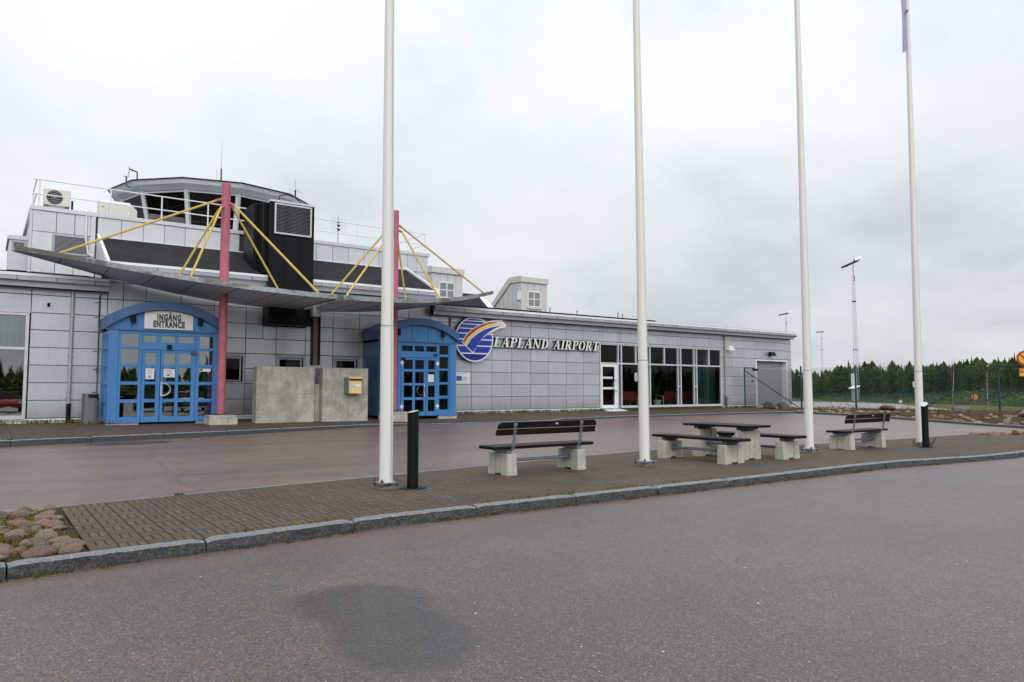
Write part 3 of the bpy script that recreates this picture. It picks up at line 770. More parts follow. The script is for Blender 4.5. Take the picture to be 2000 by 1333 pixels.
g = MB(); ring = [(b-.12-.26*math.sin(t), WY-.10, 1.18+.27*math.cos(t)) for t in fr(0, PI, 10)]; g.path(ring, .016); g.tube(ring[0],(ring[0][0],WY-.03,ring[0][2]),.014); g.tube(ring[-1],(ring[-1][0],WY-.03,ring[-1][2]),.014); g.build('handle', M['steel'], dr, smooth=True)
g = MB(); g.hexa([(23.72,25.15,-.03),(25.0,25.15,-.03),(24.92,WY-.06,-.03),(23.80,WY-.06,-.03)], [(23.72,25.15,-.02),(25.0,25.15,-.02),(24.92,WY-.06,.09),(23.80,WY-.06,.09)]); g.build('door_ramp', M['white_metal'], T)
# roller door
f = MB(); a, b, c, d = H_ROLL
f.box(a-.04, a+.06, WY-.045, WY+.5, c, d); f.box(b-.06, b+.02, WY-.045, WY+.5, c, d); f.box(a-.04, b+.02, WY-.05, WY+.5, d, d+.07)
fr_o = f.build('door_frame', M['white_metal'], T)
f = MB(); n = 30
prof = []
for i in range(n):
    z = .02+i*2.6/n; prof += [(WY+.30, z), (WY+.275, z+.02), (WY+.275, z+2.6/n-.02)]
prof.append((WY+.30, 2.62))
f.strip([(a+.06, y, z) for y, z in prof], [(b-.06, y, z) for y, z in prof]); f.build('roller_door', M['trim_grey'], T)
# downpipes and small services
def pipe(x, zt, black=None):
    mb = MB(); mb.tube((x, WY-.10, .02), (x, WY-.10, zt), .052, None, 12); mb.tube((x, WY-.10, zt-.05), (x, 25.27, zt+.12), .05, None, 10)
    for z in (.75, 2.0, 3.2): mb.box(x-.065, x+.065, WY-.16, WY-.03, z, z+.03)
    o = mb.build('downpipe', M['trim_grey'], T, smooth=True)
    if black:
        mb = MB(); mb.tube((x, WY-.10, -.02), (x, WY-.10, black), .062, None, 12); mb.build('guard_sleeve', M['black'] if x < 10 else M['dark_grey'], o, smooth=True)
pipe(2.13, 4.05, .56); pipe(15.44, 4.05); pipe(32.92, 4.05, .62)
mb = MB(); mb.tube((2.86, WY-.06, .3), (2.84, WY-.06, 3.85), .014, None, 6); mb.path([(2.84,WY-.06,3.85),(2.95,WY-.06,3.95),(2.98,25.4,4.1)], .012, 6)
for z in (.9, 1.6, 2.15, 2.75, 3.2, 3.65): mb.tube((2.72, WY-.05, z), (2.88, WY-.05, z), .010, None, 5)
mb.box(2.82, 2.88, WY-.1, WY-.04, 1.5, 1.66); mb.build('cable', M['dark_grey'], T)
mb = MB(); mb.path([(2.62,27.9,6.9),(2.62,27.9,6.0),(2.70,27.9,5.5),(2.85,27.9,5.42),(2.88,27.9,5.9)], .028, 7); mb.path([(2.70,27.92,7.0),(2.70,27.92,6.1)], .02, 6)
mb.build('cable', M['white_metal'], T)
# dormers of the rear roof
def dormer(x0, x1, side_end, win, small):
    mb = MB(); y = 33.0
    mb.prism_x([(y, 5.0), (y, 7.07), (34.0, 7.07), (36.2, 5.4), (36.2, 5.0)], x0, x1)
    d = mb.build('dormer', M['cream_panel'], T)
    s = MB()
    for x in fr(x0, x1, 4)[1:-1]: s.box(x-.008, x+.008, y-.012, y, 5.1, 7.05)
    for yy in fr(y, 36, 7)[1:-1]: s.box(x0-.012, x0, yy-.008, yy+.008, 5.0, 7.0 if yy < 34 else 7.05-(yy-34)*.75)
    s.build('standing_seam', M['trim_grey'], d)
    s = MB(); s.prism_x([(y-.09,7.07),(y-.09,7.38),(y+.02,7.43),(34.15,7.43),(36.4,5.74),(36.4,5.4),(34.0,7.10)], x0-.06, x1+.06); s.build('roof', M['cream_panel'], d)
    a, b, c, e = win
    s = MB(); w = .06
    s.box(a,b,y-.06,y-.002,e-w,e); s.box(a,b,y-.06,y-.002,c,c+w); s.box(a,a+w,y-.06,y-.002,c+w,e-w); s.box(b-w,b,y-.06,y-.002,c+w,e-w)
    m = (a+b)/2; z = (c+e)/2; s.box(m-.03,m+.03,y-.055,y-.002,c+w,e-w); s.box(a+w,m-.03,y-.05,y-.002,z-.025,z+.025); s.box(m+.03,b-w,y-.05,y-.002,z-.025,z+.025)
    s.box(a-.05,b+.05,y-.1,y-.06,c-.09,c-.03); o = s.build('window', M['white'], d)
    s = MB(); s.poly([(a,y-.016,c),(b,y-.016,c),(b,y-.016,e),(a,y-.016,e)]); s.build('pane', M['glass_hi'], d)
    if small:
        s = MB(); X = x0
        s.box(X-.06,X-.002,33.03,33.33,6.05,6.55); o = s.build('window', M['white'], d)
        s = MB(); s.poly([(X-.062,33.08,6.12),(X-.062,33.28,6.12),(X-.062,33.28,6.5),(X-.062,33.08,6.5)]); s.build('pane', M['glass_hi'], d)
dormer(18.75, 20.60, 36, (19.13, 20.08, 5.78, 6.62), False)
dormer(24.50, 26.36, 36, (24.92, 25.86, 5.68, 6.58), True)
mb = MB(); mb.hexa([(14,32.4,5.3),(21.83,32.4,5.3),(22.2,34,6.2),(14,34,6.2)], [(14,32.4,5.36),(21.83,32.4,5.36),(22.2,34,6.28),(14,34,6.28)]); mb.build('roof', M['roof_felt'], T)
mb = MB(); mb.hexa([(21.83,32.38,5.2),(22.25,32.38,5.2),(22.36,34,6.2),(22.16,34,6.2)], [(21.83,32.38,5.38),(22.25,32.38,5.38),(22.36,34,6.30),(22.16,34,6.30)]); mb.build('verge_trim', M['white_metal'], T)
# control room: twelve-sided, outward leaning glass under a shallow roof
cab = thing('control_room', None, None, (8.07-20, 33.5-28, 6.5)); cab.parent = T
PH = -30.43
def ring(r, z, n=12): return [(8.07+r*math.sin(R(PH+30*i)), 33.5-r*math.cos(R(PH+30*i)), z) for i in range(n)]
def band(mb, A, B):
    for i in range(12):
        j = (i+1) % 12; mb.poly([A[i], A[j], B[j], B[i]])
mb = MB(); band(mb, ring(3.25,6.5), ring(3.28,7.35)); mb.build('base_wall', M['panel_bright'], cab)
mb = MB(); band(mb, ring(3.30,7.35), ring(3.66,8.78)); mb.build('glazing', M['glass_dark'], cab)
mb = MB()
for p, q in zip(ring(3.30,7.30), ring(3.68,8.82)): mb.bar(p, q, .15)
A, B = ring(3.68,8.76), ring(3.71,8.84)
for i in range(12): mb.bar(A[i], A[(i+1)%12], .06)
for rr, z in ((3.31, 7.36),):
    A = ring(rr, z)
    for i in range(12): mb.bar(A[i], A[(i+1)%12], .08)
mb.build('mullion', M['panel_bright'], cab)
mb = MB(); band(mb, ring(3.70,8.80), ring(3.86,8.98)); mb.build('soffit', M['trim_grey'], cab)
mb = MB(); band(mb, ring(3.80,8.97), ring(4.09,8.955)); band(mb, ring(4.09,8.955), ring(4.18,9.12)); mb.build('fascia', M['panel_bright'], cab)
mb = MB(); band(mb, ring(4.21,9.095), ring(4.21,9.155)); band(mb, ring(4.21,9.155), ring(.05,9.5)); band(mb, ring(4.21,9.115), ring(3.9,9.1)); mb.build('roof', M['black_metal'], cab)
mb = MB(); mb.box(6.6, 9.6, 32.6, 34.9, 7.0, 7.5); mb.box(5.0, 11.2, 30.7, 31.2, 7.35, 7.75); mb.box(7.2,7.6,31.3,31.7,7.7,8.1); mb.box(8.9,9.5,31.4,31.5,7.7,8.1)
mb.build('console', M['dark_grey'], cab)
mb = MB(); band(mb, ring(2.5,6.5), ring(2.9,8.75)); band(mb, ring(2.9,8.75), ring(3.6,8.79)); mb.build('sky_block_core', M['dark_in'], cab)  # dark core added to keep sky from showing through the glazing

# ------------------------------------------------------------------ entrance porches
def arc_pts(xc, hw, zs, zc, n=20):
    """shallow arch through (xc-hw, zs), (xc, zc), (xc+hw, zs)"""
    s = zc-zs; r = (hw*hw+s*s)/(2*s); a = math.asin(hw/r)
    return [(xc+r*math.sin(t), zc-r+r*math.cos(t)) for t in fr(-a, a, n)]
FY = 24.1
def porch(name_label, x0, x1, cols, transom, leaves, zrow, side_glass, group):
    """cols: glazed fixed lights (x0,x1); leaves: door leaves [(x0,x1,[pane xs])]"""
    xc = (x0+x1)/2; hw = (x1-x0)/2
    t = thing('entrance_porch', name_label, 'entrance porch', (xc, FY, 0), group)
    # roof band
    outer = arc_pts(xc, hw+.06, 3.14, 3.63); inner = arc_pts(xc, hw+.06, 2.80, 3.37)
    mb = MB()
    mb.prism_y(outer+inner[::-1], FY-.16, WY-.04)
    mb.build('roof', M['blue_dark'], t, bevel=.006)
    mb = MB()
    for sx in (-1, 1):
        X = xc+sx*(hw+.06)
        for i in range(5):
            y = FY-.1+i*.34; mb.box(min(X, X+sx*.012), max(X, X+sx*.012), y, y+.02, 2.82, 3.12)
    for i in range(4):
        pts = arc_pts(xc, hw+.06, 3.145, 3.642, 20); y = FY+.2+i*.4
        mb.strip([(x, y, z+.004) for x, z in pts], [(x, y+.03, z+.004) for x, z in pts])
    mb.build('standing_seam', M['blue_dark'], t)
    # gable panel
    tym = arc_pts(xc, hw+.02, 2.83, 3.38)
    mb = MB(); mb.prism_y([(xc-hw-.02, 2.76)]+tym+[(xc+hw+.02, 2.76)], FY-.01, FY+.05)
    tp = mb.build('gable_panel', M['blue'], t)
    mb = MB()
    for x in (xc-hw*.62, xc-hw*.2, xc+hw*.22, xc+hw*.64):
        zt = np.interp(x, [p[0] for p in tym], [p[1] for p in tym]); mb.box(x-.012, x+.012, FY-.022, FY-.011, 2.80, zt-.02)
    mb.box(xc-hw-.10, xc+hw+.10, FY-.06, FY-.012, 2.72, 2.775)
    mb.build('trim', M['blue_dark'], tp)
    # front frame
    f = MB(); Y0, Y1 = FY-.02, FY+.08
    f.box(x0, x0+.25, Y0-.025, Y1, .03, 2.72); f.box(x1-.13 if not side_glass else x1-.14, x1, Y0-.025, Y1, .03, 2.72)
    if not side_glass: f.box(x1-.29, x1-.13, Y0-.022, Y1, .03, 2.72)
    f.box(x0+.25, x1-.13, Y0, Y1, zrow[0][1], 2.72)
    dz = 2.17
    lx0 = min(l[0] for l in leaves); lx1 = max(l[1] for l in leaves)
    g = []
    edges = sorted(set([x0+.25, x1-(.14 if side_glass else .29)]))
    for (a, b) in cols:
        right = a > lx0
        pa = (lx1 if right else edges[0]); pb = (edges[1] if right else lx0)
        f.box(pa, a, Y0+.003, Y1, .05, zrow[0][1]); f.box(b, pb, Y0+.003, Y1, .05, zrow[0][1])
        zz = [(.05, zrow[-1][0])]+[(zrow[i+1][1], zrow[i][0]) for i in range(len(zrow)-1)]
        for c, d in zz: f.box(a, b, Y0+.006, Y1, c, d)
        for c, d in zrow: g.append((a, b, c, d))
    # transom over the doors
    tz0, tz1 = 2.40, 2.60
    f.box(lx0, lx1, Y0, Y1, dz, tz0); f.box(lx0, lx1, Y0, Y1, tz1, zrow[0][1])
    xs = [lx0]+[v for p in transom for v in p]+[lx1]
    for a, b in zip(xs[0::2], xs[1::2]): f.box(a, b, Y0+.003, Y1, tz0, tz1)
    for a, b in transom: g.append((a, b, tz0, tz1))
    fo = f.build('front_frame', M['blue'], t, bevel=.006)
    k = MB()
    k.box(x0-.04, lx0-.02, FY-.10, FY+.02, .0, .05); k.box(lx1+.02, x1+.04, FY-.10, FY+.02, .0, .05)
    k.build('sill', M['blue'], fo, bevel=.005)
    k = MB(); k.box(x0-.02, lx0-.04, FY-.07, FY+.05, -.12, -.002); k.box(lx1+.04, x1+.02, FY-.07, FY+.05, -.12, -.002); k.build('footing', M['concrete'], t)
    for a, b, c, d in g:
        q = MB(); q.poly([(a-.01,FY+.03,c-.01),(b+.01,FY+.03,c-.01),(b+.01,FY+.03,d+.01),(a-.01,FY+.03,d+.01)]); q.build('pane', M['glass_hi'] if side_glass else M['glass'], fo)
    # door leaves
    dl = []
    for (a, b, px) in leaves:
        d = MB(); y0, y1 = FY-.03, FY+.03; a += .008; b -= .008
        rows = [(.17, .60), (.70, 1.13), (1.22, 1.64), (1.74, 2.08)]
        d.box(a, b, y0, y1, .01, rows[0][0]); d.box(a, b, y0, y1, rows[-1][1], dz-.01)
        xs = [a]+[v for p in px for v in p]+[b]
        for p, q in zip(xs[0::2], xs[1::2]): d.box(p, q, y0, y1, rows[0][0], rows[-1][1])
        for p, q in px:
            for r0, r1 in zip(rows, rows[1:]): d.box(p, q, y0+.004, y1, r0[1], r1[0])
        o = d.build('door', M['blue'], t, bevel=.005); dl.append(o)
        for p, q in px:
            for c, e in rows:
                s = MB(); s.poly([(p-.01,FY+.005,c-.01),(q+.01,FY+.005,c-.01),(q+.01,FY+.005,e+.01),(p-.01,FY+.005,e+.01)]); s.build('pane', M['glass_hi'] if side_glass else M['glass'], o)
    # side walls
    for sx in (-1, 1):
        X = x0 if sx < 0 else x1
        f = MB(); a, b = (X, X+.10) if sx < 0 else (X-.10, X)
        if side_glass:
            ys = [FY+.10, FY+.52, FY+.94, FY+1.36, WY-.03]
            for y in ys[:-1]: f.box(a, b, y, y+.07, .03, 2.72)
            f.box(a, b, ys[-1]-.07, ys[-1], .03, 2.72)
            lv = [(.03,.17),(.59,.69),(1.12,1.22),(1.65,1.75),(2.18,2.26),(2.62,2.72)]
            for c, d in lv:
                for y, yy in zip(ys, ys[1:]): f.box(a+.004, b-.004, y+.07, yy, c, d)
            o = f.build('side_wall', M['blue'], t)
            s = MB(); s.poly([((a+b)/2,FY+.1,.1),((a+b)/2,WY-.04,.1),((a+b)/2,WY-.04,2.7),((a+b)/2,FY+.1,2.7)]); s.build('pane', M['glass'], o)
        else:
            f.box(a, b, FY+.10, WY-.03, .03, 2.72); e = -.016*1 if sx < 0 else .0
            o = f.build('side_wall', M['blue_dark'], t)
            s = MB(); zs = [.06,.62,1.12,1.66,2.18,2.70]
            for z in zs: s.box(X-.016 if sx < 0 else X, X if sx < 0 else X+.016, FY+.30, WY-.03, z, z+.022)
            s.box(X-.02 if sx < 0 else X, X if sx < 0 else X+.02, FY+.12, FY+.30, .03, 2.72)
            s.build('standing_seam', M['blue_dark'], o)
    s = MB(); s.box(x0+.05, x1-.05, FY+.1, WY, -.03, .012); s.build('floor', M['dark_in'], t)
    s = MB(); s.box(x0+.12, x1-.12, FY+.16, WY-.06, 2.73, 2.76); s.build('ceiling', M['dark_grey'], t)
    for lx in (xc-.92, xc+.95):
        s = MB(); s.tube((lx, FY-.11, 2.96), (lx, FY-.11, 3.20), .072, None, 14); s.box(lx-.03, lx+.03, FY-.06, FY-.005, 3.04, 3.12)
        s.build('porch_light', M['black'], t, smooth=True)
    return t, dl
P1, D1 = porch('bright blue arched entrance porch with glazed doors under the white entrance sign', 2.95, 6.0,
    [(3.28, 3.74), (5.44, 5.84)], [(3.87, 4.22), (4.35, 4.74), (4.83, 5.28)],
    [(3.83, 4.34, [(3.92, 4.22)]), (4.34, 5.34, [(4.43, 4.76), (4.85, 5.21)])],
    [(2.265, 2.63), (1.75, 2.18), (1.22, 1.65), (.69, 1.12), (.17, .59)], True, 'blue arched entrance porches')
P2, D2 = porch('bright blue arched entrance porch with dark doors beside the round logo sign', 11.6, 14.75,
    [(11.92, 12.26), (14.02, 14.41)], [(12.44, 12.88), (12.97, 13.36), (13.45, 13.90)],
    [(12.40, 13.44, [(12.52, 12.88), (12.98, 13.35)]), (13.44, 13.93, [(13.53, 13.82)])],
    [(2.31, 2.65), (1.78, 2.22), (1.26, 1.70), (.75, 1.17), (.23, .64)], False, 'blue arched entrance porches')
def ring_handle(door, x, z, s, y=FY-.10):
    g = MB(); P = [(x+s*.25*math.sin(t), y, z+.19*math.cos(t)) for t in fr(0, PI, 12)]
    g.path(P, .013); g.tube(P[0], (x, FY-.03, z+.19), .013); g.tube(P[-1], (x, FY-.03, z-.19), .013); g.box(x-.02, x+.02, FY-.045, FY-.031, z-.22, z+.22)
    g.build('handle', M['alu'], door, smooth=True)
ring_handle(D1[1], 4.375, .985, 1); ring_handle(D2[0], 13.37, .96, -1, FY+.08)
def note(parent, x0, x1, z0, z1, y, rows=5):
    g = MB(); g.mat(0).box(x0, x1, y, y+.003, z0, z1); g.mat(1)
    for i in range(rows):
        z = z1-(i+1)*(z1-z0)/(rows+1); w = (x1-x0)*random.uniform(.35, .75); m = (x0+x1)/2
        g.box(m-w/2, m+w/2, y-.003, y-.001, z-.006, z+.004)
    g.box((x0+x1)/2-.03, (x0+x1)/2+.02, y-.003, y-.001, z0+.05, z0+.09)
    return g.build('notice', [M['paper'], M['ink']], parent)
note(D1[0], 3.94, 4.18, 1.29, 1.61, FY-.005); note(D1[1], 4.40, 4.75, 1.35, 1.60, FY-.005)
g = MB(); g.mat(0).box(5.46, 5.79, FY+.02, FY+.024, 1.54, 1.64); g.mat(1).box(5.47, 5.55, FY+.016, FY+.019, 1.56, 1.62); g.build('sticker', [M['white'], M['eu_blue']], P1)
g = MB(); g.box(5.2, 5.35, FY-.09, FY-.03, 2.06, 2.14); g.box(4.37, 4.42, FY-.036, FY-.03, 1.6, 1.68); g.build('door_closer', M['dark_grey'], P1)
g = MB(); g.box(4.50, 4.63, FY-.14, FY-.03, 2.20, 2.33); g.build('sensor', M['black'], P1, bevel=.01)
g = MB(); g.box(12.40, 12.55, FY-.09, FY-.03, 2.06, 2.14); g.box(13.75, 13.92, FY-.09, FY-.03, 2.27, 2.31); g.build('door_closer', M['black'], P2)
for x in (12.42, 13.92):
    for z in (.36, 1.96):
        g = MB(); g.box(x-.07, x+.07, FY-.06, FY-.03, z-.03, z+.03); g.box(x-.02, x+.02, FY-.065, FY-.03, z-.09, z+.09); g.build('hinge', M['white_metal'], P2)
g = MB(); g.box(13.53, 13.80, FY+.0, FY+.002, 1.26, 1.55); g.build('notice', M['paper'], D2[1])
g = MB(); g.box(13.375, 13.405, FY-.05, FY-.03, .87, 1.08); g.build('lock_plate', M['black'], D2[0])

# ------------------------------------------------------------------ signs with lettering
def text_mb(txt, size, depth, bold=0.0, space=1.0):
    c = bpy.data.curves.new('txt', 'FONT'); c.body = txt; c.size = size; c.extrude = depth; c.offset = bold; c.align_x = 'CENTER'; c.resolution_u = 3; c.space_character = space
    o = bpy.data.objects.new('txt', c); COL.objects.link(o)
    dg = bpy.context.evaluated_depsgraph_get(); me = bpy.data.meshes.new_from_object(o.evaluated_get(dg))
    mb = MB(); vs = [tuple(v.co) for v in me.vertices]; mb.faces(vs, [tuple(p.vertices) for p in me.polygons])
    bpy.data.objects.remove(o); bpy.data.curves.remove(c); bpy.data.meshes.remove(me); return mb
def place_text(mb, cx, y, z, sx=1.0, shear=0.0):
    mb.v = [(cx+a*sx+b*shear, y-c, z+b) for a, b, c in mb.v]; return mb
sg = thing('entrance_sign', 'white curved-top board reading INGÅNG ENTRANCE on the blue porch gable', 'sign', (4.54, FY, 2.8))
top = [(x, z-.02) for x, z in arc_pts(4.475, 1.545, 2.83, 3.38) if 3.86 < x < 5.22]
mb = MB(); mb.prism_y([(3.86, 2.80)]+[(3.86, np.interp(3.86, [p[0] for p in top], [p[1] for p in top]))]+top+[(5.22, top[-1][1]-.02), (5.22, 2.80)], FY-.05, FY-.012)
mb.build('board', M['sign_white'], sg)
for s, z, w in (('INGÅNG', 3.070, .575), ('ENTRANCE', 2.862, .575)):
    place_text(text_mb(s, .262, .003, .0150, 1.2), 4.54, FY-.053, z, w).build('lettering', M['ink'], sg)

# big serif channel letters, drawn stroke by stroke
def letter_polys(ch):
    S, T = .215, .085       # thick and thin strokes
    P = []
    def rect(a, b, c, d): P.append([(a,c),(b,c),(b,d),(a,d)])
    def bowl(cx, cy, rx, ry, t0, t1, wi, n=10):
        o = [(cx+rx*math.cos(t), cy+ry*math.sin(t)) for t in fr(t0, t1, n)]; i = [(cx+(rx-wi)*math.cos(t), cy+(ry-T)*math.sin(t)) for t in fr(t0, t1, n)]
        for k in range(n): P.append([o[k], o[k+1], i[k+1], i[k]])
    if ch == 'L': rect(.12,.12+S,0,1); rect(.0,.46,.93,1); rect(0,.74,0,T); P.append([(.60,T),(.74,T),(.80,.34),(.75,.34)]); return P, .80
    if ch == 'A':
        P.append([(.10,.06),(.18,.06),(.47,.86),(.43,1.0)]); P.append([(.43,1.0),(.56,1.0),(.86,.06),(.62,.06)]); rect(.22,.68,.30,.38)
        rect(.0,.30,0,.06); rect(.54,.94,0,.06); return P, .94
    if ch in 'PR':
        rect(.12,.12+S,0,1); rect(0,.12,.93,1); rect(0,.46,0,.065); rect(.12+S,.45,1-T,1); rect(.12+S,.45,.47,.47+T)
        bowl(.45,.735,.33,.265,-PI/2,PI/2,S*.95)
        if ch == 'R': P.append([(.40,.47),(.60,.49),(.92,.0),(.66,.0)]); rect(.86,.96,0,.06); return P, .94
        return P, .80
    if ch == 'N':
        rect(.12,.21,.06,1); P.append([(.0,1.0),(.24,1.0),(.84,.0),(.66,.0)]); rect(.75,.84,.0,.94); rect(.0,.34,0,.06); rect(.62,.98,.94,1); return P, .98
    if ch == 'D':
        rect(.12,.12+S,0,1); rect(0,.12,.93,1); rect(0,.12,0,.065); rect(.12+S,.42,1-T,1); rect(.12+S,.42,0,T); bowl(.42,.5,.46,.5,-PI/2,PI/2,S); return P, .92
    if ch == 'I': rect(.12,.12+S,0,1); rect(0,.46,.935,1); rect(0,.46,0,.065); return P, .46
    if ch == 'O': bowl(.46,.5,.46,.5,0,2*PI,S,22); return P, .92
    if ch == 'T': rect(.33,.33+S,0,1); rect(0,.88,1-T,1); rect(.2,.68,0,.065); P.append([(0,1-T),(.06,1-T),(.03,.66),(-.03,.66)]); P.append([(.82,1-T),(.88,1-T),(.92,.66),(.86,.66)]); return P, .88
LS = thing('airport_sign', 'raised white serif letters LAPLAND AIRPORT with black sides on the grey wall', 'sign', (20.4, WY, 3))
def word(txt, x0, x1, z, h, sh):
    ws = [letter_polys(c)[1] for c in txt]; gap = .10; tot = sum(ws)+gap*(len(ws)-1); k = (x1-x0-sh*h)/tot; x = x0
    for c in txt:
        P, w = letter_polys(c); mb = MB()
        for i, p in enumerate(P):
            q = [(x+a*k+b*h*sh, z+b*h) for a, b in p]
            if sum(q[m][0]*q[(m+1)%len(q)][1]-q[(m+1)%len(q)][0]*q[m][1] for m in range(len(q))) < 0: q = q[::-1]
            mb.mat(0).prism_y(q, 25.50-.0013*(i%5), 25.63-.001*(i%3), side=1)
        mb.build('letter', [M['white'], M['black']], LS); x += (w+gap)*k
word('LAPLAND', 17.46, 20.50, 2.80, .41, .24); word('AIRPORT', 20.70, 23.52, 2.80, .41, .24)
mb = MB(); mb.box(17.35, 20.55, 25.61, 25.66, 2.80, 2.84); mb.box(20.75, 23.5, 25.61, 25.66, 2.80, 2.84); mb.box(17.5, 20.55, 25.61, 25.66, 3.15, 3.18); mb.box(20.8, 23.5, 25.61, 25.66, 3.15, 3.18); mb.build('rail', M['dark_grey'], LS)

LG = thing('logo_sign', 'round blue logo sign with white stripes and a red, yellow and blue rainbow wing', 'sign', (16.47, WY, 3.06))
cx, cz, r = 16.475, 3.065, .935
disc = lambda r, n=56: [(cx+r*math.cos(t), cz+r*math.sin(t)) for t in fr(0, 2*PI, n)[:-1]]
mb = MB(); mb.mat(0).prism_y(disc(r), 25.44, 25.64, side=1); mb.build('backing_disc', [M['white'], M['black']], LG)
mb = MB(); mb.prism_y(disc(r-.055), 25.434, 25.4395); mb.build('blue_disc', M['logo_blue'], LG)
def chord(z0, z1, rr, y0, y1, mb):
    def X(z): return math.sqrt(max(0, rr*rr-(z-cz)**2))
    zs = fr(z0, z1, 4); L_ = [(cx-X(z), z) for z in zs]; R_ = [(cx+X(z), z) for z in zs][::-1]
    mb.prism_y((L_+R_)[::-1], y0, y1)
mb = MB(); chord(cz-r+.06, 2.46, r-.058, 25.429, 25.4335, mb); mb.build('sea_segment', M['logo_deep'], LG)
mb = MB()
for z, w in ((3.917,.030),(3.817,.032),(3.682,.036),(3.502,.038),(3.294,.040),(3.056,.042),(2.79,.044),(2.476,.046)): chord(z-w/2, z+w/2, r-.056, 25.424, 25.4285, mb)
mb.build('stripe', M['white'], LG)
def ply(name, pts, y0, y1, m):
    a = sum(pts[i][0]*pts[(i+1)%len(pts)][1]-pts[(i+1)%len(pts)][0]*pts[i][1] for i in range(len(pts)))
    mb = MB(); mb.prism_y(pts if a > 0 else pts[::-1], y0, y1); return mb.build(name, m, LG)
ply('wing_outline', [(15.843,2.918),(16.053,3.239),(16.276,3.44),(16.571,3.618),(16.869,3.739),(17.031,3.816),(17.359,3.898),(17.87,3.95),(17.877,3.862),(17.966,3.861),(17.966,3.778),(18.063,3.779),(18.051,3.644),(17.715,3.568),(17.36,3.414),(17.126,3.306),(16.894,3.151),(16.711,2.96),(16.574,2.764),(16.461,2.569),(16.41,2.452),(16.258,2.572),(15.988,2.781)], 25.412, 25.44, M['white'])
ply('red_stripe', [(15.872,2.919),(16.075,3.221),(16.299,3.432),(16.594,3.6),(16.892,3.721),(17.241,3.818),(17.834,3.873),(17.691,3.846),(17.406,3.783),(17.032,3.68),(16.663,3.516),(16.39,3.331),(16.143,3.129),(15.954,2.884)], 25.406, 25.411, M['logo_red'])
ply('yellow_stripe', [(15.965,2.87),(16.165,3.111),(16.413,3.322),(16.686,3.498),(17.055,3.662),(17.43,3.765),(17.93,3.786),(17.834,3.755),(17.501,3.695),(17.195,3.611),(16.87,3.488),(16.572,3.32),(16.301,3.097),(16.055,2.79)], 25.4065, 25.4112, M['logo_yellow'])
ply('blue_wing', [(16.075,2.765),(16.301,3.068),(16.595,3.29),(16.893,3.458),(17.219,3.58),(17.596,3.665),(18.003,3.711),(17.715,3.656),(17.43,3.544),(17.196,3.401),(16.94,3.22),(16.756,3.03),(16.597,2.812),(16.439,2.577),(16.409,2.52),(16.269,2.62)], 25.4062, 25.4114, M['logo_blue'])
pq = thing('information_plaque', 'small white plaque with a blue starred flag low on the grey wall', 'plaque', (16.04, WY, 1.45))
mb = MB(); mb.box(15.70, 16.38, WY-.045, WY-.03, 1.215, 1.69); mb.build('board', M['white'], pq)
mb = MB(); mb.box(15.74, 16.0, WY-.048, WY-.0455, 1.34, 1.54); mb.build('flag_emblem', M['eu_blue'], pq)
mb = MB()
for k in range(12): a = k*PI/6; mb.box(15.87+.062*math.cos(a)-.007, 15.87+.062*math.cos(a)+.007, WY-.050, WY-.0485, 1.44+.062*math.sin(a)-.007, 1.44+.062*math.sin(a)+.007)
mb.build('star_ring', M['logo_yellow'], pq)
mb = MB()
for i, (z, a, b) in enumerate(((1.63,15.78,16.22),(1.50,16.04,16.28),(1.46,16.04,16.24),(1.42,16.04,16.29),(1.38,16.04,16.2),(1.34,16.04,16.3),(1.255,15.78,16.30))): mb.box(a, b, WY-.048, WY-.0455, z-.008, z+.008)
mb.build('text_lines', M['mail_grey'], pq)

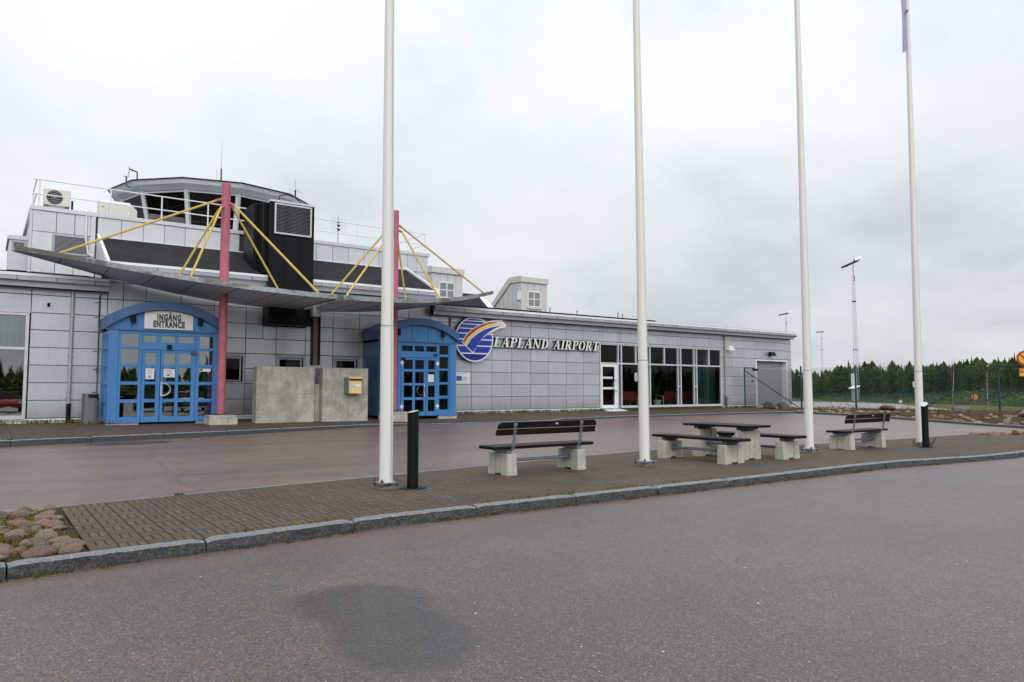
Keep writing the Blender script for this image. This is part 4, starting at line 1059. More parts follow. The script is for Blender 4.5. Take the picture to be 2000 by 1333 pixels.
# ------------------------------------------------------------------ hung canopy: two wings on pink columns
CX0 = 8.93
cz_pts = [(.58,5.06),(.95,4.99),(1.5,4.86),(2.45,4.64),(3.35,4.46),(4.25,4.28),(5.14,4.15),(6.14,4.03),(7.2,3.94),(8.2,3.89),(8.93,3.88),(9.7,3.89),(10.9,3.95),(12.2,4.05),(13.4,4.22),(14.6,4.45),(15.8,4.72),(17.1,5.04)]
cpoly = np.polyfit([p[0]-CX0 for p in cz_pts], [p[1] for p in cz_pts], 6)
CZ = lambda x: float(np.polyval(cpoly, x-CX0))
CF = lambda x: 25.12-3.62*(1-((x-CX0)/8.30)**2)
def canopy(label, xa, xb, colx, rods, seams):
    t = thing('entrance_canopy', label, 'canopy', (colx, 23.6, -.05), 'canopy wings hung from pink columns')
    n = 40; xs = fr(xa, xb, n); th = .10
    mb = MB()
    F0 = [(x, CF(x)+.02, CZ(x)-.08) for x in xs]; B0 = [(x, max(25.42, CF(x)+.03), CZ(x)-.10) for x in xs]
    mb.strip(B0, F0); mb.strip([(x, y, z+.06) for x, y, z in F0], [(x, y, z+.10) for x, y, z in B0])
    mb.strip([(x, y, z) for x, y, z in B0][::-1], [(x, y, z+.10) for x, y, z in B0][::-1])
    for k in (0, -1): mb.poly([F0[k], B0[k], (B0[k][0],B0[k][1],B0[k][2]+.10), (F0[k][0],F0[k][1],F0[k][2]+.06)])
    mb.build('canopy_sheet', M['canopy_under'], t)
    mb = MB()
    for s in seams:
        mb.hexa([(s-.010,CF(s)+.04,CZ(s)-.087),(s+.010,CF(s)+.04,CZ(s)-.087),(s+.010,25.40,CZ(s)-.107),(s-.010,25.40,CZ(s)-.107)], [(s-.010,CF(s)+.04,CZ(s)-.081),(s+.010,CF(s)+.04,CZ(s)-.081),(s+.010,25.40,CZ(s)-.101),(s-.010,25.40,CZ(s)-.101)])
    mb.build('panel_joint', M['joint'], t)
    mb = MB(); o = [(x, CF(x)-.02, 0) for x in xs]
    A = [(x, CF(x)-.02, CZ(x)-.10) for x in xs]; B = [(x, CF(x)-.02, CZ(x)+.045) for x in xs]; C_ = [(x, CF(x)+.06, CZ(x)+.045) for x in xs]; D_ = [(x, CF(x)+.03, CZ(x)-.10) for x in xs]
    mb.strip(A, B); mb.strip(B, C_); mb.strip(D_, A)
    mb.build('edge_band', M['galv_stain'], t, smooth=True)
    xe = xb if abs(xb-CX0) < abs(xa-CX0) else xa; s = 1 if xe == xb else -1
    mb = MB(); mb.box(xe-.015, xe+.015, CF(xe)-.02, 25.42, CZ(xe)-.12, CZ(xe)+.045); mb.build('end_band', M['galv_stain'], t)
    # column with stub base
    mb = MB(); mb.tube((colx, 23.6, .22), (colx, 23.6, CZ(colx)-.06), .125, None, 24); mb.tube((colx, 23.6, CZ(colx)-.06), (colx, 23.6, 7.42), .135, None, 24)
    c = mb.build('column', M['pink'], t, smooth=True)
    mb = MB(); mb.box(colx-.24, colx+.24, 23.36, 23.84, .20, .225)
    for a in range(8): mb.tube((colx+.19*math.cos(a*PI/4), 23.6+.19*math.sin(a*PI/4), .22), (colx+.19*math.cos(a*PI/4), 23.6+.19*math.sin(a*PI/4), .285), .022, None, 8)
    mb.build('base_plate', M['dark_grey'], c)
    mb = MB(); mb.box(colx-.38, colx+.40, 23.25, 23.95, .09, .20); mb.mat(1).box(colx-.40, colx+.42, 23.23, 23.97, -.22, .09); mb.build('footing', [M['concrete'], M['concrete_pale']], t, bevel=.012)
    for (x, y, za) in rods:
        p = Vector((x, y, CZ(x)+.05)); q = Vector((colx, 23.6, za)); d = (p-q); d.normalize()
        h = Vector((d.x, d.y, 0)).normalized()
        mb = MB(); a = q+h*.24+Vector((0,0,-.06)); mb.tube(a, p, .034, None, 10); ro = mb.build('rod', M['yellow_rod'], t, smooth=True)
        mb = MB(); mb.tube(q+h*.10+Vector((0,0,-.02)), a+d*.05, .05, .04, 8); mb.build('clevis', M['pink'], ro, smooth=True)
    return t
canopy('left canopy wing hung by yellow rods from the pink column beside the white-signed porch', .60, 8.80, 5.99,
    [(1.66, CF(1.66)+.10, 6.95), (4.78, CF(4.78)+.10, 6.70), (4.78, 24.95, 6.70), (8.30, CF(8.3)+.12, 6.83), (8.42, 24.95, 6.83)], [1.7,2.85,3.95,5.0,6.05,7.1,8.0])
canopy('right canopy wing hung by yellow rods from the pink column behind the nearest flagpole', 9.08, 17.12, 11.86,
    [(16.2, CF(16.2)+.10, 6.95), (13.1, CF(13.1)+.10, 6.74), (13.05, 24.95, 6.70), (9.20, CF(9.2)+.12, 6.70), (9.66, 24.95, 6.83)], [9.9,10.9,11.95,13.0,14.1,15.2])
sp = thing('rainwater_spout', 'narrow dark hanging rainwater chute between the canopy wings above the concrete wall', 'spout', (9.11, 23.95, 1.8))
mb = MB(); mb.mat(0).box(8.97, 9.00, 23.88, 24.08, 1.80, 3.70); mb.box(9.22, 9.25, 23.88, 24.08, 1.80, 3.70); mb.mat(1).box(9.00, 9.22, 24.04, 24.08, 1.80, 3.70); mb.build('chute', [M['black'], M['rust']], sp)
mb = MB(); mb.box(8.965, 9.255, 23.86, 24.1, 3.45, 3.80); mb.build('hopper', M['galv'], sp)

# ------------------------------------------------------------------ concrete walls, mailbox, bins on the pavement
def conc(label, x0, x1, z1, y0, y1, extra=None):
    mb = MB(); n = 14
    o = MB(); o.box(x0, x1, y0, y1, -.2, z1)
    ob = o.build('concrete_wall', M['concrete'], None, loc=((x0+x1)/2, (y0+y1)/2, -.05), bevel=.02, segs=2)
    tag(ob, label, 'concrete wall', 'stained concrete screens in front of the terminal'); return ob
conc('wide stained concrete screen wall standing left of the mailbox', 7.06, 8.96, 1.72, 23.6, 24.02)
conc('narrower stained concrete screen wall carrying the yellow mailbox', 9.25, 10.90, 1.715, 23.62, 24.3)
conc('low cracked concrete infill between the two screen walls', 8.965, 9.245, 1.17, 23.85, 24.2)
mbx = thing('mailbox', 'small yellow and grey mailbox mounted on the concrete wall', 'mailbox', (10.26, 23.4, .84))
for q in (10.0, 10.49): mb = MB(); mb.prism_x([(23.22,.84),(23.61,.84),(23.61,1.40),(23.52,1.41),(23.22,1.36)], q, q+.03); mb.build('side_panel', M['mail_grey'], mbx, bevel=.008)
mb = MB(); mb.prism_x([(23.235,.845),(23.60,.845),(23.60,1.3),(23.235,1.3)], 10.03, 10.49); mb.build('body', M['mail_yellow'], mbx, bevel=.008)
mb = MB(); mb.prism_x([(23.14,1.345),(23.15,1.375),(23.35,1.43),(23.60,1.43),(23.60,1.39),(23.35,1.39)], 10.01, 10.51); mb.build('lid', M['mail_yellow'], mbx, bevel=.006)
mb = MB(); mb.box(10.05, 10.47, 23.228, 23.234, 1.28, 1.335); mb.build('slot', M['dark_grey'], mbx)
mb = MB(); mb.mat(0).box(10.07, 10.25, 23.226, 23.233, 1.08, 1.15); mb.mat(1).box(10.25, 10.45, 23.226, 23.233, 1.08, 1.15); mb.build('label', [M['sky_blue'], M['white']], mbx)
mb = MB(); mb.tube((10.0, 23.40, 1.22), (9.995, 23.40, 1.22), .055, None, 20); mb.mat(1).tube((9.996, 23.40, 1.22), (9.992, 23.40, 1.22), .036, None, 16); mb.build('emblem', [M['eu_blue'], M['mail_grey']], mbx)
mb = MB(); mb.tube((10.28, 23.236, .95), (10.28, 23.23, .95), .012, None, 8); mb.build('lock', M['black'], mbx)
def bin_(label, x, y, w, d, z0, z1, slot):
    t = thing('litter_bin', label, 'litter bin', (x, y, z0), 'grey litter bins by the entrances')
    pr = [(x+w/2*math.copysign(abs(math.cos(a))**.6, math.cos(a)), y+d/2*math.copysign(abs(math.sin(a))**.6, math.sin(a))) for a in fr(0, 2*PI, 28)[:-1]]
    mb = MB(); mb.prism_z(pr, z0, z1-.13); mb.build('body', M['bin_grey'], t, smooth=True)
    mb = MB(); mb.prism_z([(x+(a-x)*1.0, y+(b-y)*1.0) for a, b in pr if True], z1-.02, z1); mb.prism_z([(x+(a-x)*.98, y+(b-y)*.98) for a, b in pr if a < x-.02 or b > y], z1-.13, z1-.02); mb.build('lid', M['bin_grey'], t, smooth=True)
    if slot:
        mb = MB(); mb.box(x-.02, x+w/2-.03, y-d/2+.004, y+.05, z1-.145, z1-.025); mb.build('opening', M['black'], t)
bin_('grey metal litter bin beside the left porch under the silver downpipe', 2.61, 24.75, .44, .36, -.02, .86, True)
bin_('narrow grey litter bin behind the right porch corner below the logo', 14.98, 24.75, .26, .30, -.02, .86, False)
mb = MB(); o = [( 2.95+.95*math.cos(a)*(1+.08*math.sin(3*a)), 20.0-.15+.42*math.sin(a)*(1+.1*math.cos(2*a))) for a in fr(0, 2*PI, 26)[:-1]]
mb.poly([(x, y, z_drive(x, y)+.004) for x, y in o]); structure(mb.build('asphalt_patch', M['asphalt_patch']))
# wall lights
def wl(label, x, z, white):
    t = thing('wall_lamp', label, 'wall lamp', (x, WY, z))
    mb = MB(); mb.box(x-.05, x+.05, WY-.14, WY-.03, z-.04, z+.06); mb.build('bracket', M['dark_grey'], t)
    mb = MB(); y = WY-.12
    if white: mb.hexa([(x-.30,y-.30,z-.13),(x+.22,y-.30,z-.13),(x+.22,y,z-.10),(x-.30,y,z-.10)], [(x-.16,y-.16,z+.14),(x+.12,y-.16,z+.14),(x+.12,y,z+.15),(x-.16,y,z+.15)])
    else: mb.hexa([(x-.22,y-.26,z-.10),(x+.22,y-.26,z-.10),(x+.22,y,z-.12),(x-.22,y,z-.12)], [(x-.20,y-.14,z+.12),(x+.20,y-.14,z+.12),(x+.20,y,z+.13),(x-.20,y,z+.13)])
    mb.build('lamp_housing', M['cream_box'] if white else M['black'], t, bevel=.02, segs=2)
wl('cream floodlight on the wall beside the right downpipe', 33.2, 3.25, True)
wl('black wall lamp above the roller door', 37.0, 3.04, False)
sp2 = thing('wall_sensor', 'tiny pale camera sensor on the left wing wall panels', 'sensor', (1.52, WY, 3.5))
mb = MB(); mb.tube((1.52,WY-.03,3.55),(1.52,WY-.13,3.47),.03,.04,8); mb.build('head', M['black'], sp2); mb = MB(); mb.box(1.50,1.58,WY-.09,WY-.03,3.55,3.61); mb.build('bracket', M['cream_box'], sp2)

# ------------------------------------------------------------------ roof equipment
rl = thing('roof_railing', 'thin white steel railing along the upper roof edge around the control room', 'railing', (8.4, 28.1, 6.93))
mb = MB(); r_ = .02
posts = [1.28, 3.34, 4.95, 6.51, 8.1, 10.2, 12.4, 14.0, 15.58]
for z in (7.36, 7.84): mb.tube((1.1, 28.12, z), (15.75, 28.12, z), r_, None, 6); mb.tube((1.2, 28.12, z), (1.2, 30.5, z), r_, None, 6); mb.tube((15.6, 28.12, z), (15.6, 34, z), r_, None, 6)
mb.build('rail', M['white_metal'], rl, smooth=True)
for x in posts: p = MB(); p.tube((x, 28.12, 6.92), (x, 28.12, 7.86), .024, None, 8); p.build('post', M['white_metal'], rl, smooth=True)
for x, y in ((15.6, 31), (15.6, 34), (1.2, 30.3)): p = MB(); p.tube((x, y, 6.9), (x, y, 7.86), .024, None, 8); p.build('post', M['white_metal'], rl, smooth=True)
ac = thing('air_conditioner', 'boxy white air conditioner with a round fan grille on the left roof corner', 'air conditioner', (1.82, 28.75, 7.1))
mb = MB(); mb.box(1.43, 2.20, 28.6, 28.95, 7.14, 7.70); mb.build('casing', M['cream_box'], ac, bevel=.015)
mb = MB(); mb.tube((1.74, 28.598, 7.42), (1.74, 28.59, 7.42), .235, None, 28); mb.build('fan_opening', M['black'], ac)
mb = MB()
for k in range(7): z = 7.24+k*.06; w = math.sqrt(max(0, .235**2-(z-7.42)**2)); mb.box(1.74-w, 1.74+w, 28.58, 28.588, z-.005, z+.005)
for k in range(8): a = k*PI/8; mb.bar((1.74-.23*math.cos(a), 28.575, 7.42-.23*math.sin(a)), (1.74+.23*math.cos(a), 28.575, 7.42+.23*math.sin(a)), .007)
mb.build('fan_guard', M['trim_grey'], ac)
for q in (1.46, 2.06): mb = MB(); mb.box(q, q+.1, 28.6, 28.95, 6.9, 7.14); mb.build('foot', M['dark_grey'], ac)
mb = MB(); mb.box(2.23, 2.29, 28.7, 28.76, 6.95, 7.4); mb.build('pipe', M['black'], ac)
hp = thing('roof_unit', 'cream rounded ventilation unit behind the railing left of the control room', 'ventilation unit', (3.7, 29.2, 6.9))
mb = MB(); mb.prism_x([(28.9,6.8),(29.6,6.8),(29.6,7.66),(29.05,7.66),(28.9,7.56)], 3.09, 4.08); mb.hexa([(4.08,28.9,6.8),(4.3,29.0,6.8),(4.3,29.5,6.8),(4.08,29.6,6.8)], [(4.08,28.9,7.60),(4.3,29.0,7.40),(4.3,29.5,7.40),(4.08,29.6,7.60)]); mb.build('casing', M['cream_box'], hp, bevel=.02)
mb = MB(); mb.box(3.17, 3.24, 28.89, 28.898, 7.38, 7.40); mb.box(3.4, 3.404, 28.893, 28.899, 6.9, 7.55); mb.build('grip', M['dark_grey'], hp)
def ant(label, name, build):
    t = thing(name, label, 'antenna', build[0]); 
    for nm, mb, m in build[1]: mb.build(nm, m, t, smooth=True)
A0 = ring(4.2, 9.13)
x, y, z = 4.22, 31.3, 8.8
ma = MB(); ma.path([(x+.16,y,8.80),(x,y,8.86),(x,y,9.22)], .03, 8); mh = MB(); mh.tube((x,y,9.2),(x,y,9.25),.09,.09,12); mh.tube((x,y,9.25),(x,y,9.47),.08,.02,12)
ant('white dome-tipped antenna at the left edge of the control room roof', 'dome_antenna', ((x,y,8.75), [('mast', ma, M['dark_grey']), ('dome', mh, M['white'])]))
x, y = 4.60, 31.35
ma = MB(); ma.path([(x,y,9.1),(x,y,9.46),(x-.29,y,9.54)], .024, 6); me_ = MB(); me_.tube((x-.29,y,9.25),(x-.29,y,9.63),.010,None,6); me_.tube((x-.18,y,9.44),(x-.18,y,9.56),.010,None,6)
ant('hooked bracket antenna next to the dome antenna on the control room roof', 'bracket_antenna', ((x,y,9.2), [('mast', ma, M['black']), ('element', me_, M['dark_grey'])]))
x, y = 7.50, 30.4
ma = MB(); ma.tube((x,y,9.1),(x,y,9.88),.032,None,8); me_ = MB(); me_.tube((x,y,9.85),(x,y,11.1),.007,.003,5); me_.tube((x-.17,y,9.1),(x-.17,y,9.79),.005,None,5)
ant('tall whip antenna on the control room roof behind the left pink column', 'whip_antenna', ((x,y,9.2), [('mast', ma, M['rust']), ('whip', me_, M['dark_grey'])]))
x, y = 11.10, 32.0
ma = MB(); ma.tube((x,y,8.95),(x,y,9.94),.035,None,8); me_ = MB(); me_.tube((x,y,9.9),(x,y,10.4),.02,.014,6)
for k in range(4): a = k*PI/2+.4; me_.tube((x,y,9.92),(x+.42*math.cos(a),y+.42*math.sin(a),9.90),.006,None,4)
ant('ground-plane antenna with four thin radials above the black shaft', 'rod_antenna', ((x,y,8.9), [('mast', ma, M['black']), ('element', me_, M['trim_grey'])]))
x, y = 12.0, 29.2
ma = MB(); ma.tube((x,y,6.9),(x,y,8.35),.025,None,6); me_ = MB()
for i in range(9): me_.tube((x-.32,y,7.6+i*.08),(x+.32,y,7.6+i*.08),.005,None,4)
for i in range(7): me_.tube((x-.32+i*.107,y,7.6),(x-.32+i*.107,y,8.24),.005,None,4)
mk = MB()
for z in (7.75, 7.92, 8.08): mk.box(x-.05, x+.05, y-.09, y-.01, z-.03, z+.03)
ant('square mesh antenna behind the railing right of the black shaft', 'grid_antenna', ((x,y,6.9), [('mast', ma, M['trim_grey']), ('grid', me_, M['alu']), ('dipole', mk, M['black'])]))
for k, (xx, yy, zz, h) in enumerate(((26.9,33.4,5.2,.55),(29.0,33.4,5.2,.5),(32.6,33.6,5.2,.6),(33.0,33.6,5.2,.55))):
    m_ = MB(); m_.tube((xx,yy,zz),(xx,yy,zz+h),.03,None,6); m_.tube((xx,yy,zz+h),(xx,yy,zz+h+.06),.05,.02,6); o = m_.build('vent_pipe', M['dark_grey'], None, loc=(xx,yy,zz))
    tag(o, 'thin dark vent pipe poking above the right wing roof', 'vent pipe', 'vent pipes on the right wing roof')

# ------------------------------------------------------------------ waiting room seen through the glass
def chair(x, y, rz, label):
    t = thing('armchair', label, 'armchair', (x, y, .04), 'red armchairs behind the glass front', rz)
    a = MB(); a.box(-.55,.55,-.05,.05,.38,.84); a.build('backrest', M['red_chair'], t, True, bevel=.03)
    a = MB(); a.box(-.55,.55,.05,.6,.32,.46); a.build('seat', M['red_chair'], t, True, bevel=.03)
    for s in (-1, 1):
        a = MB(); a.box(s*.6-.03, s*.6+.03, -.02, .6, .58, .63); a.box(s*.6-.025, s*.6+.025, .0, .05, 0, .58); a.box(s*.6-.025, s*.6+.025, .53, .58, 0, .58); a.build('armrest', M['mail_yellow'], t, True)
chair(27.45, 27.5, 0, 'red armchair behind the glass nearest the glazed door'); chair(30.75, 27.6, 0, 'red armchair behind the middle of the glass front'); chair(31.9, 27.5, 0, 'red armchair behind the glass at the far right pane')
def plant(x, y, h, label, seed, pot=True):
    rnd = random.Random(seed); t = thing('potted_plant', label, 'potted plant', (x, y, .04), 'potted plants behind the glass front')
    a = MB(); a.tube((0,0,0),(0,0,.36),.15,.21,16); a.tube((0,0,.36),(0,0,.40),.23,.23,16); a.build('pot', M['pot'], t, True, smooth=True)
    a = MB(); b = MB()
    for k in range(6):
        p = Vector((rnd.uniform(-.06,.06), rnd.uniform(-.06,.06), .35)); d = Vector((rnd.uniform(-.3,.3), rnd.uniform(-.3,.3), 1))
        while p.z < h*rnd.uniform(.8,1.0):
            q = p+d*.16; a.tube(p, q, .008, None, 4, False); p = q; d += Vector((rnd.uniform(-.25,.25), rnd.uniform(-.25,.25), 0)); 
            for m in range(3):
                v = Vector((rnd.uniform(-1,1), rnd.uniform(-1,1), rnd.uniform(-.3,.5))).normalized(); s = v.cross(Vector((0,0,1))).normalized(); L = rnd.uniform(.12,.24)
                b.poly([p, p+v*L*.5+s*L*.25, p+v*L, p+v*L*.5-s*L*.25])
    a.build('stem', M['bark'], t, True); b.build('foliage', M['houseplant'], t, True)
hl = thing('ceiling_lamp', 'small warm lit lamp behind the top pane above the glazed door', 'lamp', (24.3, 27.2, 2.9))
for q in (24.2, 24.42): a = MB(); a.tube((q,27.2,2.82),(q,27.2,3.12),.022,None,8); a.build('tube', M['lamp_glow'], hl)
a = MB(); a.box(23.9,24.8,27.15,27.25,3.16,3.2); a.build('rail', M['mail_yellow'], hl)
plant(28.0, 26.9, 2.6, 'tall leafy plant in a pale pot behind the second flagpole', 1); plant(29.0, 27.0, 2.3, 'leafy plant in a pale pot just right of the second flagpole', 2); plant(31.3, 28.3, 2.5, 'large leafy plant behind the red armchairs', 3); plant(32.3, 27.0, 2.4, 'tall plant at the far right end of the glass front', 4)

# ------------------------------------------------------------------ flagpoles, bollards
def flagpole(label, x, y, h, zj, lean, r0=.100, cleat=False):
    zb = z_isl(x); t = thing('flagpole', label, 'flagpole', (x, y, zb), 'tall white flagpoles along the paved island')
    lx, ly = lean; P = lambda z: (lx*(z-.1), ly*(z-.1), z)
    a = MB(); a.tube(P(.10), P(zj-zb), r0, r0*.96, 20)
    s = a.build('lower_section', M['pole_white'], t, True, smooth=True)
    a = MB(); a.tube(P(zj-zb+.004), P(h), r0*.92, r0*.50, 20); a.build('shaft', M['pole_white'], t, True, smooth=True)
    a = MB()
    a.tube(P(zj-zb-.012), P(zj-zb+.008), r0*.985, r0*.985, 20); a.build('joint_ring', M['trim_grey'], t, True, smooth=True)
    a = MB(); vx, vy = (math.cos(R(-72)), math.sin(R(-72)))
    q0 = Vector(P(.14)); q1 = Vector(P(zj-zb-.02)); q2 = Vector(P(h-.1)); o = Vector((vx, vy, 0))
    a.bar(q0+o*(r0*.985), q1+o*(r0*.945), .009); a.bar(q1+Vector((0,0,.05))+o*(r0*.905), q2+o*(r0*.49), .009); a.build('halyard_groove', M['trim_grey'], t, True)
    a = MB(); a.box(-.15,.15,-.15,.15,.085,.10); a.box(-.12,.12,-.12,.12,.02,.045)
    b = a.build('base_plate', M['steel'], t, True, bevel=.004)
    a = MB()
    for sx in (-1, 1):
        for sy in (-1, 1): a.tube((sx*.125,sy*.125,0),(sx*.125,sy*.125,.15),.014,None,8); a.tube((sx*.125,sy*.125,.10),(sx*.125,sy*.125,.125),.026,None,6); a.tube((sx*.125,sy*.125,.055),(sx*.125,sy*.125,.083),.028,None,6)
    a.build('anchor_bolt', M['dark_grey'], b, True)
    a = MB(); a.box(-.17,.17,-.17,.17,-.05,.028); a.build('footing', M['rust'], t, True, bevel=.01)
    if cleat:
        a = MB(); d = Vector((-.81, .586, 0)); c = Vector(P(1.72))+d*(r0+.02)
        for k in range(3): a.path([c+d*(.008+.008*k)+d*(.018*math.cos(q))+Vector((0,0,(.06+.015*k)*math.sin(q))) for q in fr(0, 2*PI, 14)], .005, 5)
        a.bar(c-Vector((0,0,.08)), c+Vector((0,0,.08)), .02); a.build('cleat_with_rope', M['alu'], t, True)
    a = MB(); a.tube(P(h), P(h+.12), .07, .03, 12); a.build('finial', M['dark_grey'], t, True, smooth=True)
    return t
flagpole('white flagpole nearest the camera, in front of the right pink column', 4.96, 10.08, 12.5, 1.94, (-.004, .0), .102)
flagpole('white flagpole between the brown bench and the picnic table', 10.50, 10.12, 12.5, 1.55, (-.010, 0), .104, True)
flagpole('white flagpole just right of the picnic table set', 16.09, 10.12, 13.0, 1.44, (-.003, 0), .104)
flagpole('white flagpole with the hanging pale flag, beside the far black bollard', 21.62, 10.15, 14.0, 1.5, (.012, 0), .105, True)
# flag hanging in folds
mb = MB(); rows = 26; cols = 12; G = []
for i in range(rows+1):
    v = i/rows; row = []
    for j in range(cols+1):
        u = j/cols; wid = .30*(1-.05*v)
        x = 21.80-.06-u*wid+.015*math.sin(v*7); y = 10.15+.05*math.sin(u*11+v*2)*(.4+u)
        z = 14.0-v*(2.95+.24*u) ; row.append((x, y, z))
    G.append(row)
for a, b in zip(G, G[1:]):
    for j in range(cols): mb.poly([a[j], a[j+1], b[j+1], b[j]])
fl = mb.build('flag', M['flag_cloth'], None, smooth=True, loc=(21.7, 10.15, 12.5), angle=180)
tag(fl, 'pale violet flag hanging limp beside the rightmost white flagpole', 'flag')
m_ = text_mb('ns', .22, .002, .006); m_.v = [(21.60+.7*a-.45*b, 10.07-c, 12.02+.7*b+.75*a) for a, b, c in m_.v]; m_.build('lettering', M['ink'], fl)

def bollard(label, x, y, h, tilt=0):
    zb = z_isl(x); t = thing('bollard', label, 'bollard', (x, y, zb), 'black bollard lamps on the paved island')
    a = MB(); pr = [(.085*math.cos(q)*(1-.02*(k % 2)), .085*math.sin(q)*(1-.02*(k % 2))) for k, q in enumerate(fr(0, 2*PI, 32)[:-1])]
    a.prism_z(pr, .02, h-.32); a.prism_z([(p*1.02, q*1.02) for p, q in pr], h-.315, h-.03); a.build('post', M['black'], t, True, smooth=True, angle=60)
    a = MB(); n = 20; T0 = [(.088*math.cos(q), .088*math.sin(q), h-.03) for q in fr(0, 2*PI, n)[:-1]]; T1 = [(.088*math.cos(q), .088*math.sin(q), h-.02+.12*(.5-.5*math.cos(q-PI))*tilt+.015) for q in fr(0, 2*PI, n)[:-1]]
    a.faces(T0+T1, [tuple(range(n-1,-1,-1)), tuple(n+i for i in range(n))]+[(i,(i+1)%n,n+(i+1)%n,n+i) for i in range(n)]); a.mat(1)
    a.faces([(p*.97, q*.97, z+.004) for p, q, z in T1], [tuple(range(n))]); a.build('cap', [M['black'], M['alu']], t, True)
    a = MB(); a.tube((0,0,0),(0,0,.016),.205,.20,36); a.build('base_plate', M['black'], t, True, smooth=True)
    a = MB(); a.box(.07,.105,-.02,.02,h-.335,h-.318); a.build('catch', M['steel'], t, True)
    return t
bollard('black fluted bollard next to the nearest white flagpole', 5.29, 9.86, 1.13, .3)
bollard('black bollard with a slanted top next to the rightmost flagpole', 21.0, 9.72, 1.12, 1.0)

# ------------------------------------------------------------------ benches and picnic set
def foot_mb(w=.19, d=.57, h=.37, x=0.0):
    a = MB()
    for y0, y1, k in ((-d/2, -d/2+.18, 0), (d/2-.18, d/2, 0), (-d/2+.18, d/2-.18, 1)):
        e = .012*k; z0 = .022*k-.01*(1-k); tw = .014
        a.hexa([(x-w/2-tw+e,y0-(tw if y0 < -d/2+.01 else 0),z0),(x+w/2+tw-e,y0-(tw if y0 < -d/2+.01 else 0),z0),(x+w/2+tw-e,y1+(tw if y1 > d/2-.01 else 0),z0),(x-w/2-tw+e,y1+(tw if y1 > d/2-.01 else 0),z0)],
               [(x-w/2+e,y0,h),(x+w/2-e,y0,h),(x+w/2-e,y1,h),(x-w/2+e,y1,h)])
    return a
def bench_core(t, L, wood_m, seat_d=.50, z=.50, feet=.80, planks=3, foot_d=.57, foot_h=.37, plates=True):
    pw = (seat_d-.014*(planks-1))/planks
    for k in range(planks):
        y = -seat_d/2+k*(pw+.014); a = MB(); a.box(-L/2, L/2, y, y+pw, z-.055, z); a.build('plank', wood_m, t, True, bevel=.009, segs=2)
    for s in (-1, 1):
        f = foot_mb(h=foot_h, d=foot_d, x=s*feet).build('concrete_foot', M['concrete_pale'], t, True, bevel=.010, segs=2)
        a = MB(); a.box(s*feet-.05, s*feet+.05, -seat_d/2+.03, seat_d/2-.03, foot_h+.015, z-.055); a.box(s*feet-.07, s*feet+.07, -.12, .12, foot_h, foot_h+.015); a.build('seat_bracket', M['steel'] if plates else M['dark_grey'], t, True)
    a = MB(); a.tube((-feet+.09,0,.23),(feet-.09,0,.23),.028,None,12)
    for s in (-1, 1): a.tube((s*(feet-.112),0,.23),(s*(feet-.094),0,.23),.075,None,20)
    a.build('stretcher', M['steel'], t, True, smooth=True)
def backed_bench(label, x, y, rz):
    t = thing('park_bench', label, 'bench', (x, y, z_isl(x)), 'dark wooden benches with concrete feet', rz)
    bench_core(t, 2.27, M['wood'])
    # curved flat steel supports behind, two planks with rounded ends
    for s in (-1, 1):
        X = s*.76-.02
        pr = [(-.02,.425),(-.22,.43),(-.275,.455),(-.305,.51),(-.325,.62),(-.365,.90)]
        a = MB()
        for (y0, z0), (y1, z1) in zip(pr, pr[1:]):
            d = Vector((0, y1-y0, z1-z0)).normalized(); n = Vector((0, -d.z, d.y))*.012
            q = [(X-.028,y0,z0),(X+.028,y0,z0),(X+.028,y1,z1),(X-.028,y1,z1)]
            a.hexa([(p[0],p[1]-n.y,p[2]-n.z) for p in q], [(p[0],p[1]+n.y,p[2]+n.z) for p in q])
        b = a.build('back_support', M['steel'], t, True)
        a = MB()
        for zz in (.73, .78, .84): yy = -.325-(zz-.62)*.143; a.tube((X,yy-.012,zz),(X,yy-.022,zz),.013,None,8)
        a.build('bolt', M['black'], b, True)
    def bp(z0, z1, x0, x1, rnd):
        yo = lambda z: -.295-(z-.62)*.143
        o = [(x0, z0), (x1, z0)]
        o += [(x1+.005, z1-rnd), (x1-.02, z1-.018), (x1-rnd*1.4, z1-.0)] if rnd else [(x1+.01, z1)]
        o += [(x0+rnd*1.6+.0, z1), (x0+.03, z1-.02), (x0, z1-rnd)] if rnd else [(x0+.01, z1)]
        a = MB(); n = len(o); vs = [(p, yo(q)-.0, q) for p, q in o]+[(p, yo(q)+.042, q) for p, q in o]
        a.faces(vs, [tuple(range(n)), tuple(2*n-1-i for i in range(n))]+[(i, n+i, n+(i+1)%n, (i+1)%n) for i in range(n)])
        return a.build('back_plank', M['wood'], t, True, bevel=.008, segs=2)
    bp(.69, .795, -1.14, 1.12, 0); u = bp(.805, .915, -1.11, 1.14, .05)
    a = MB(); a.box(.12, .19, -.352, -.342, .855, .885); a.build('maker_plate', M['trim_grey'], u, True)
    return t
backed_bench('dark bench with backrest standing left of the second flagpole', 8.25, 10.60, R(0.5))
backed_bench('dark bench with backrest between the two rightmost flagpoles', 18.98, 10.52, R(1))
def low_bench(label, x, y, rz):
    t = thing('backless_bench', label, 'bench', (x, y, z_isl(x)), 'backless benches of the picnic set', rz)
    bench_core(t, 2.25, M['wood'], seat_d=.46, plates=False); return t
low_bench('backless dark bench on concrete feet, on the near left side of the picnic table', 12.27, 10.26, R(90))
low_bench('backless dark bench on the far right side of the picnic table, half hidden', 14.05, 10.16, R(90))
pt = thing('picnic_table', 'dark plank picnic table on two tall concrete feet between backless benches', 'picnic table', (13.27, 10.36, z_isl(13.27)), None, R(90))
for k in range(4):
    a = MB(); y = -.36+k*.182; a.box(-.90, .90, y, y+.17, .675, .725); a.build('plank', M['wood'], pt, True, bevel=.008, segs=2)
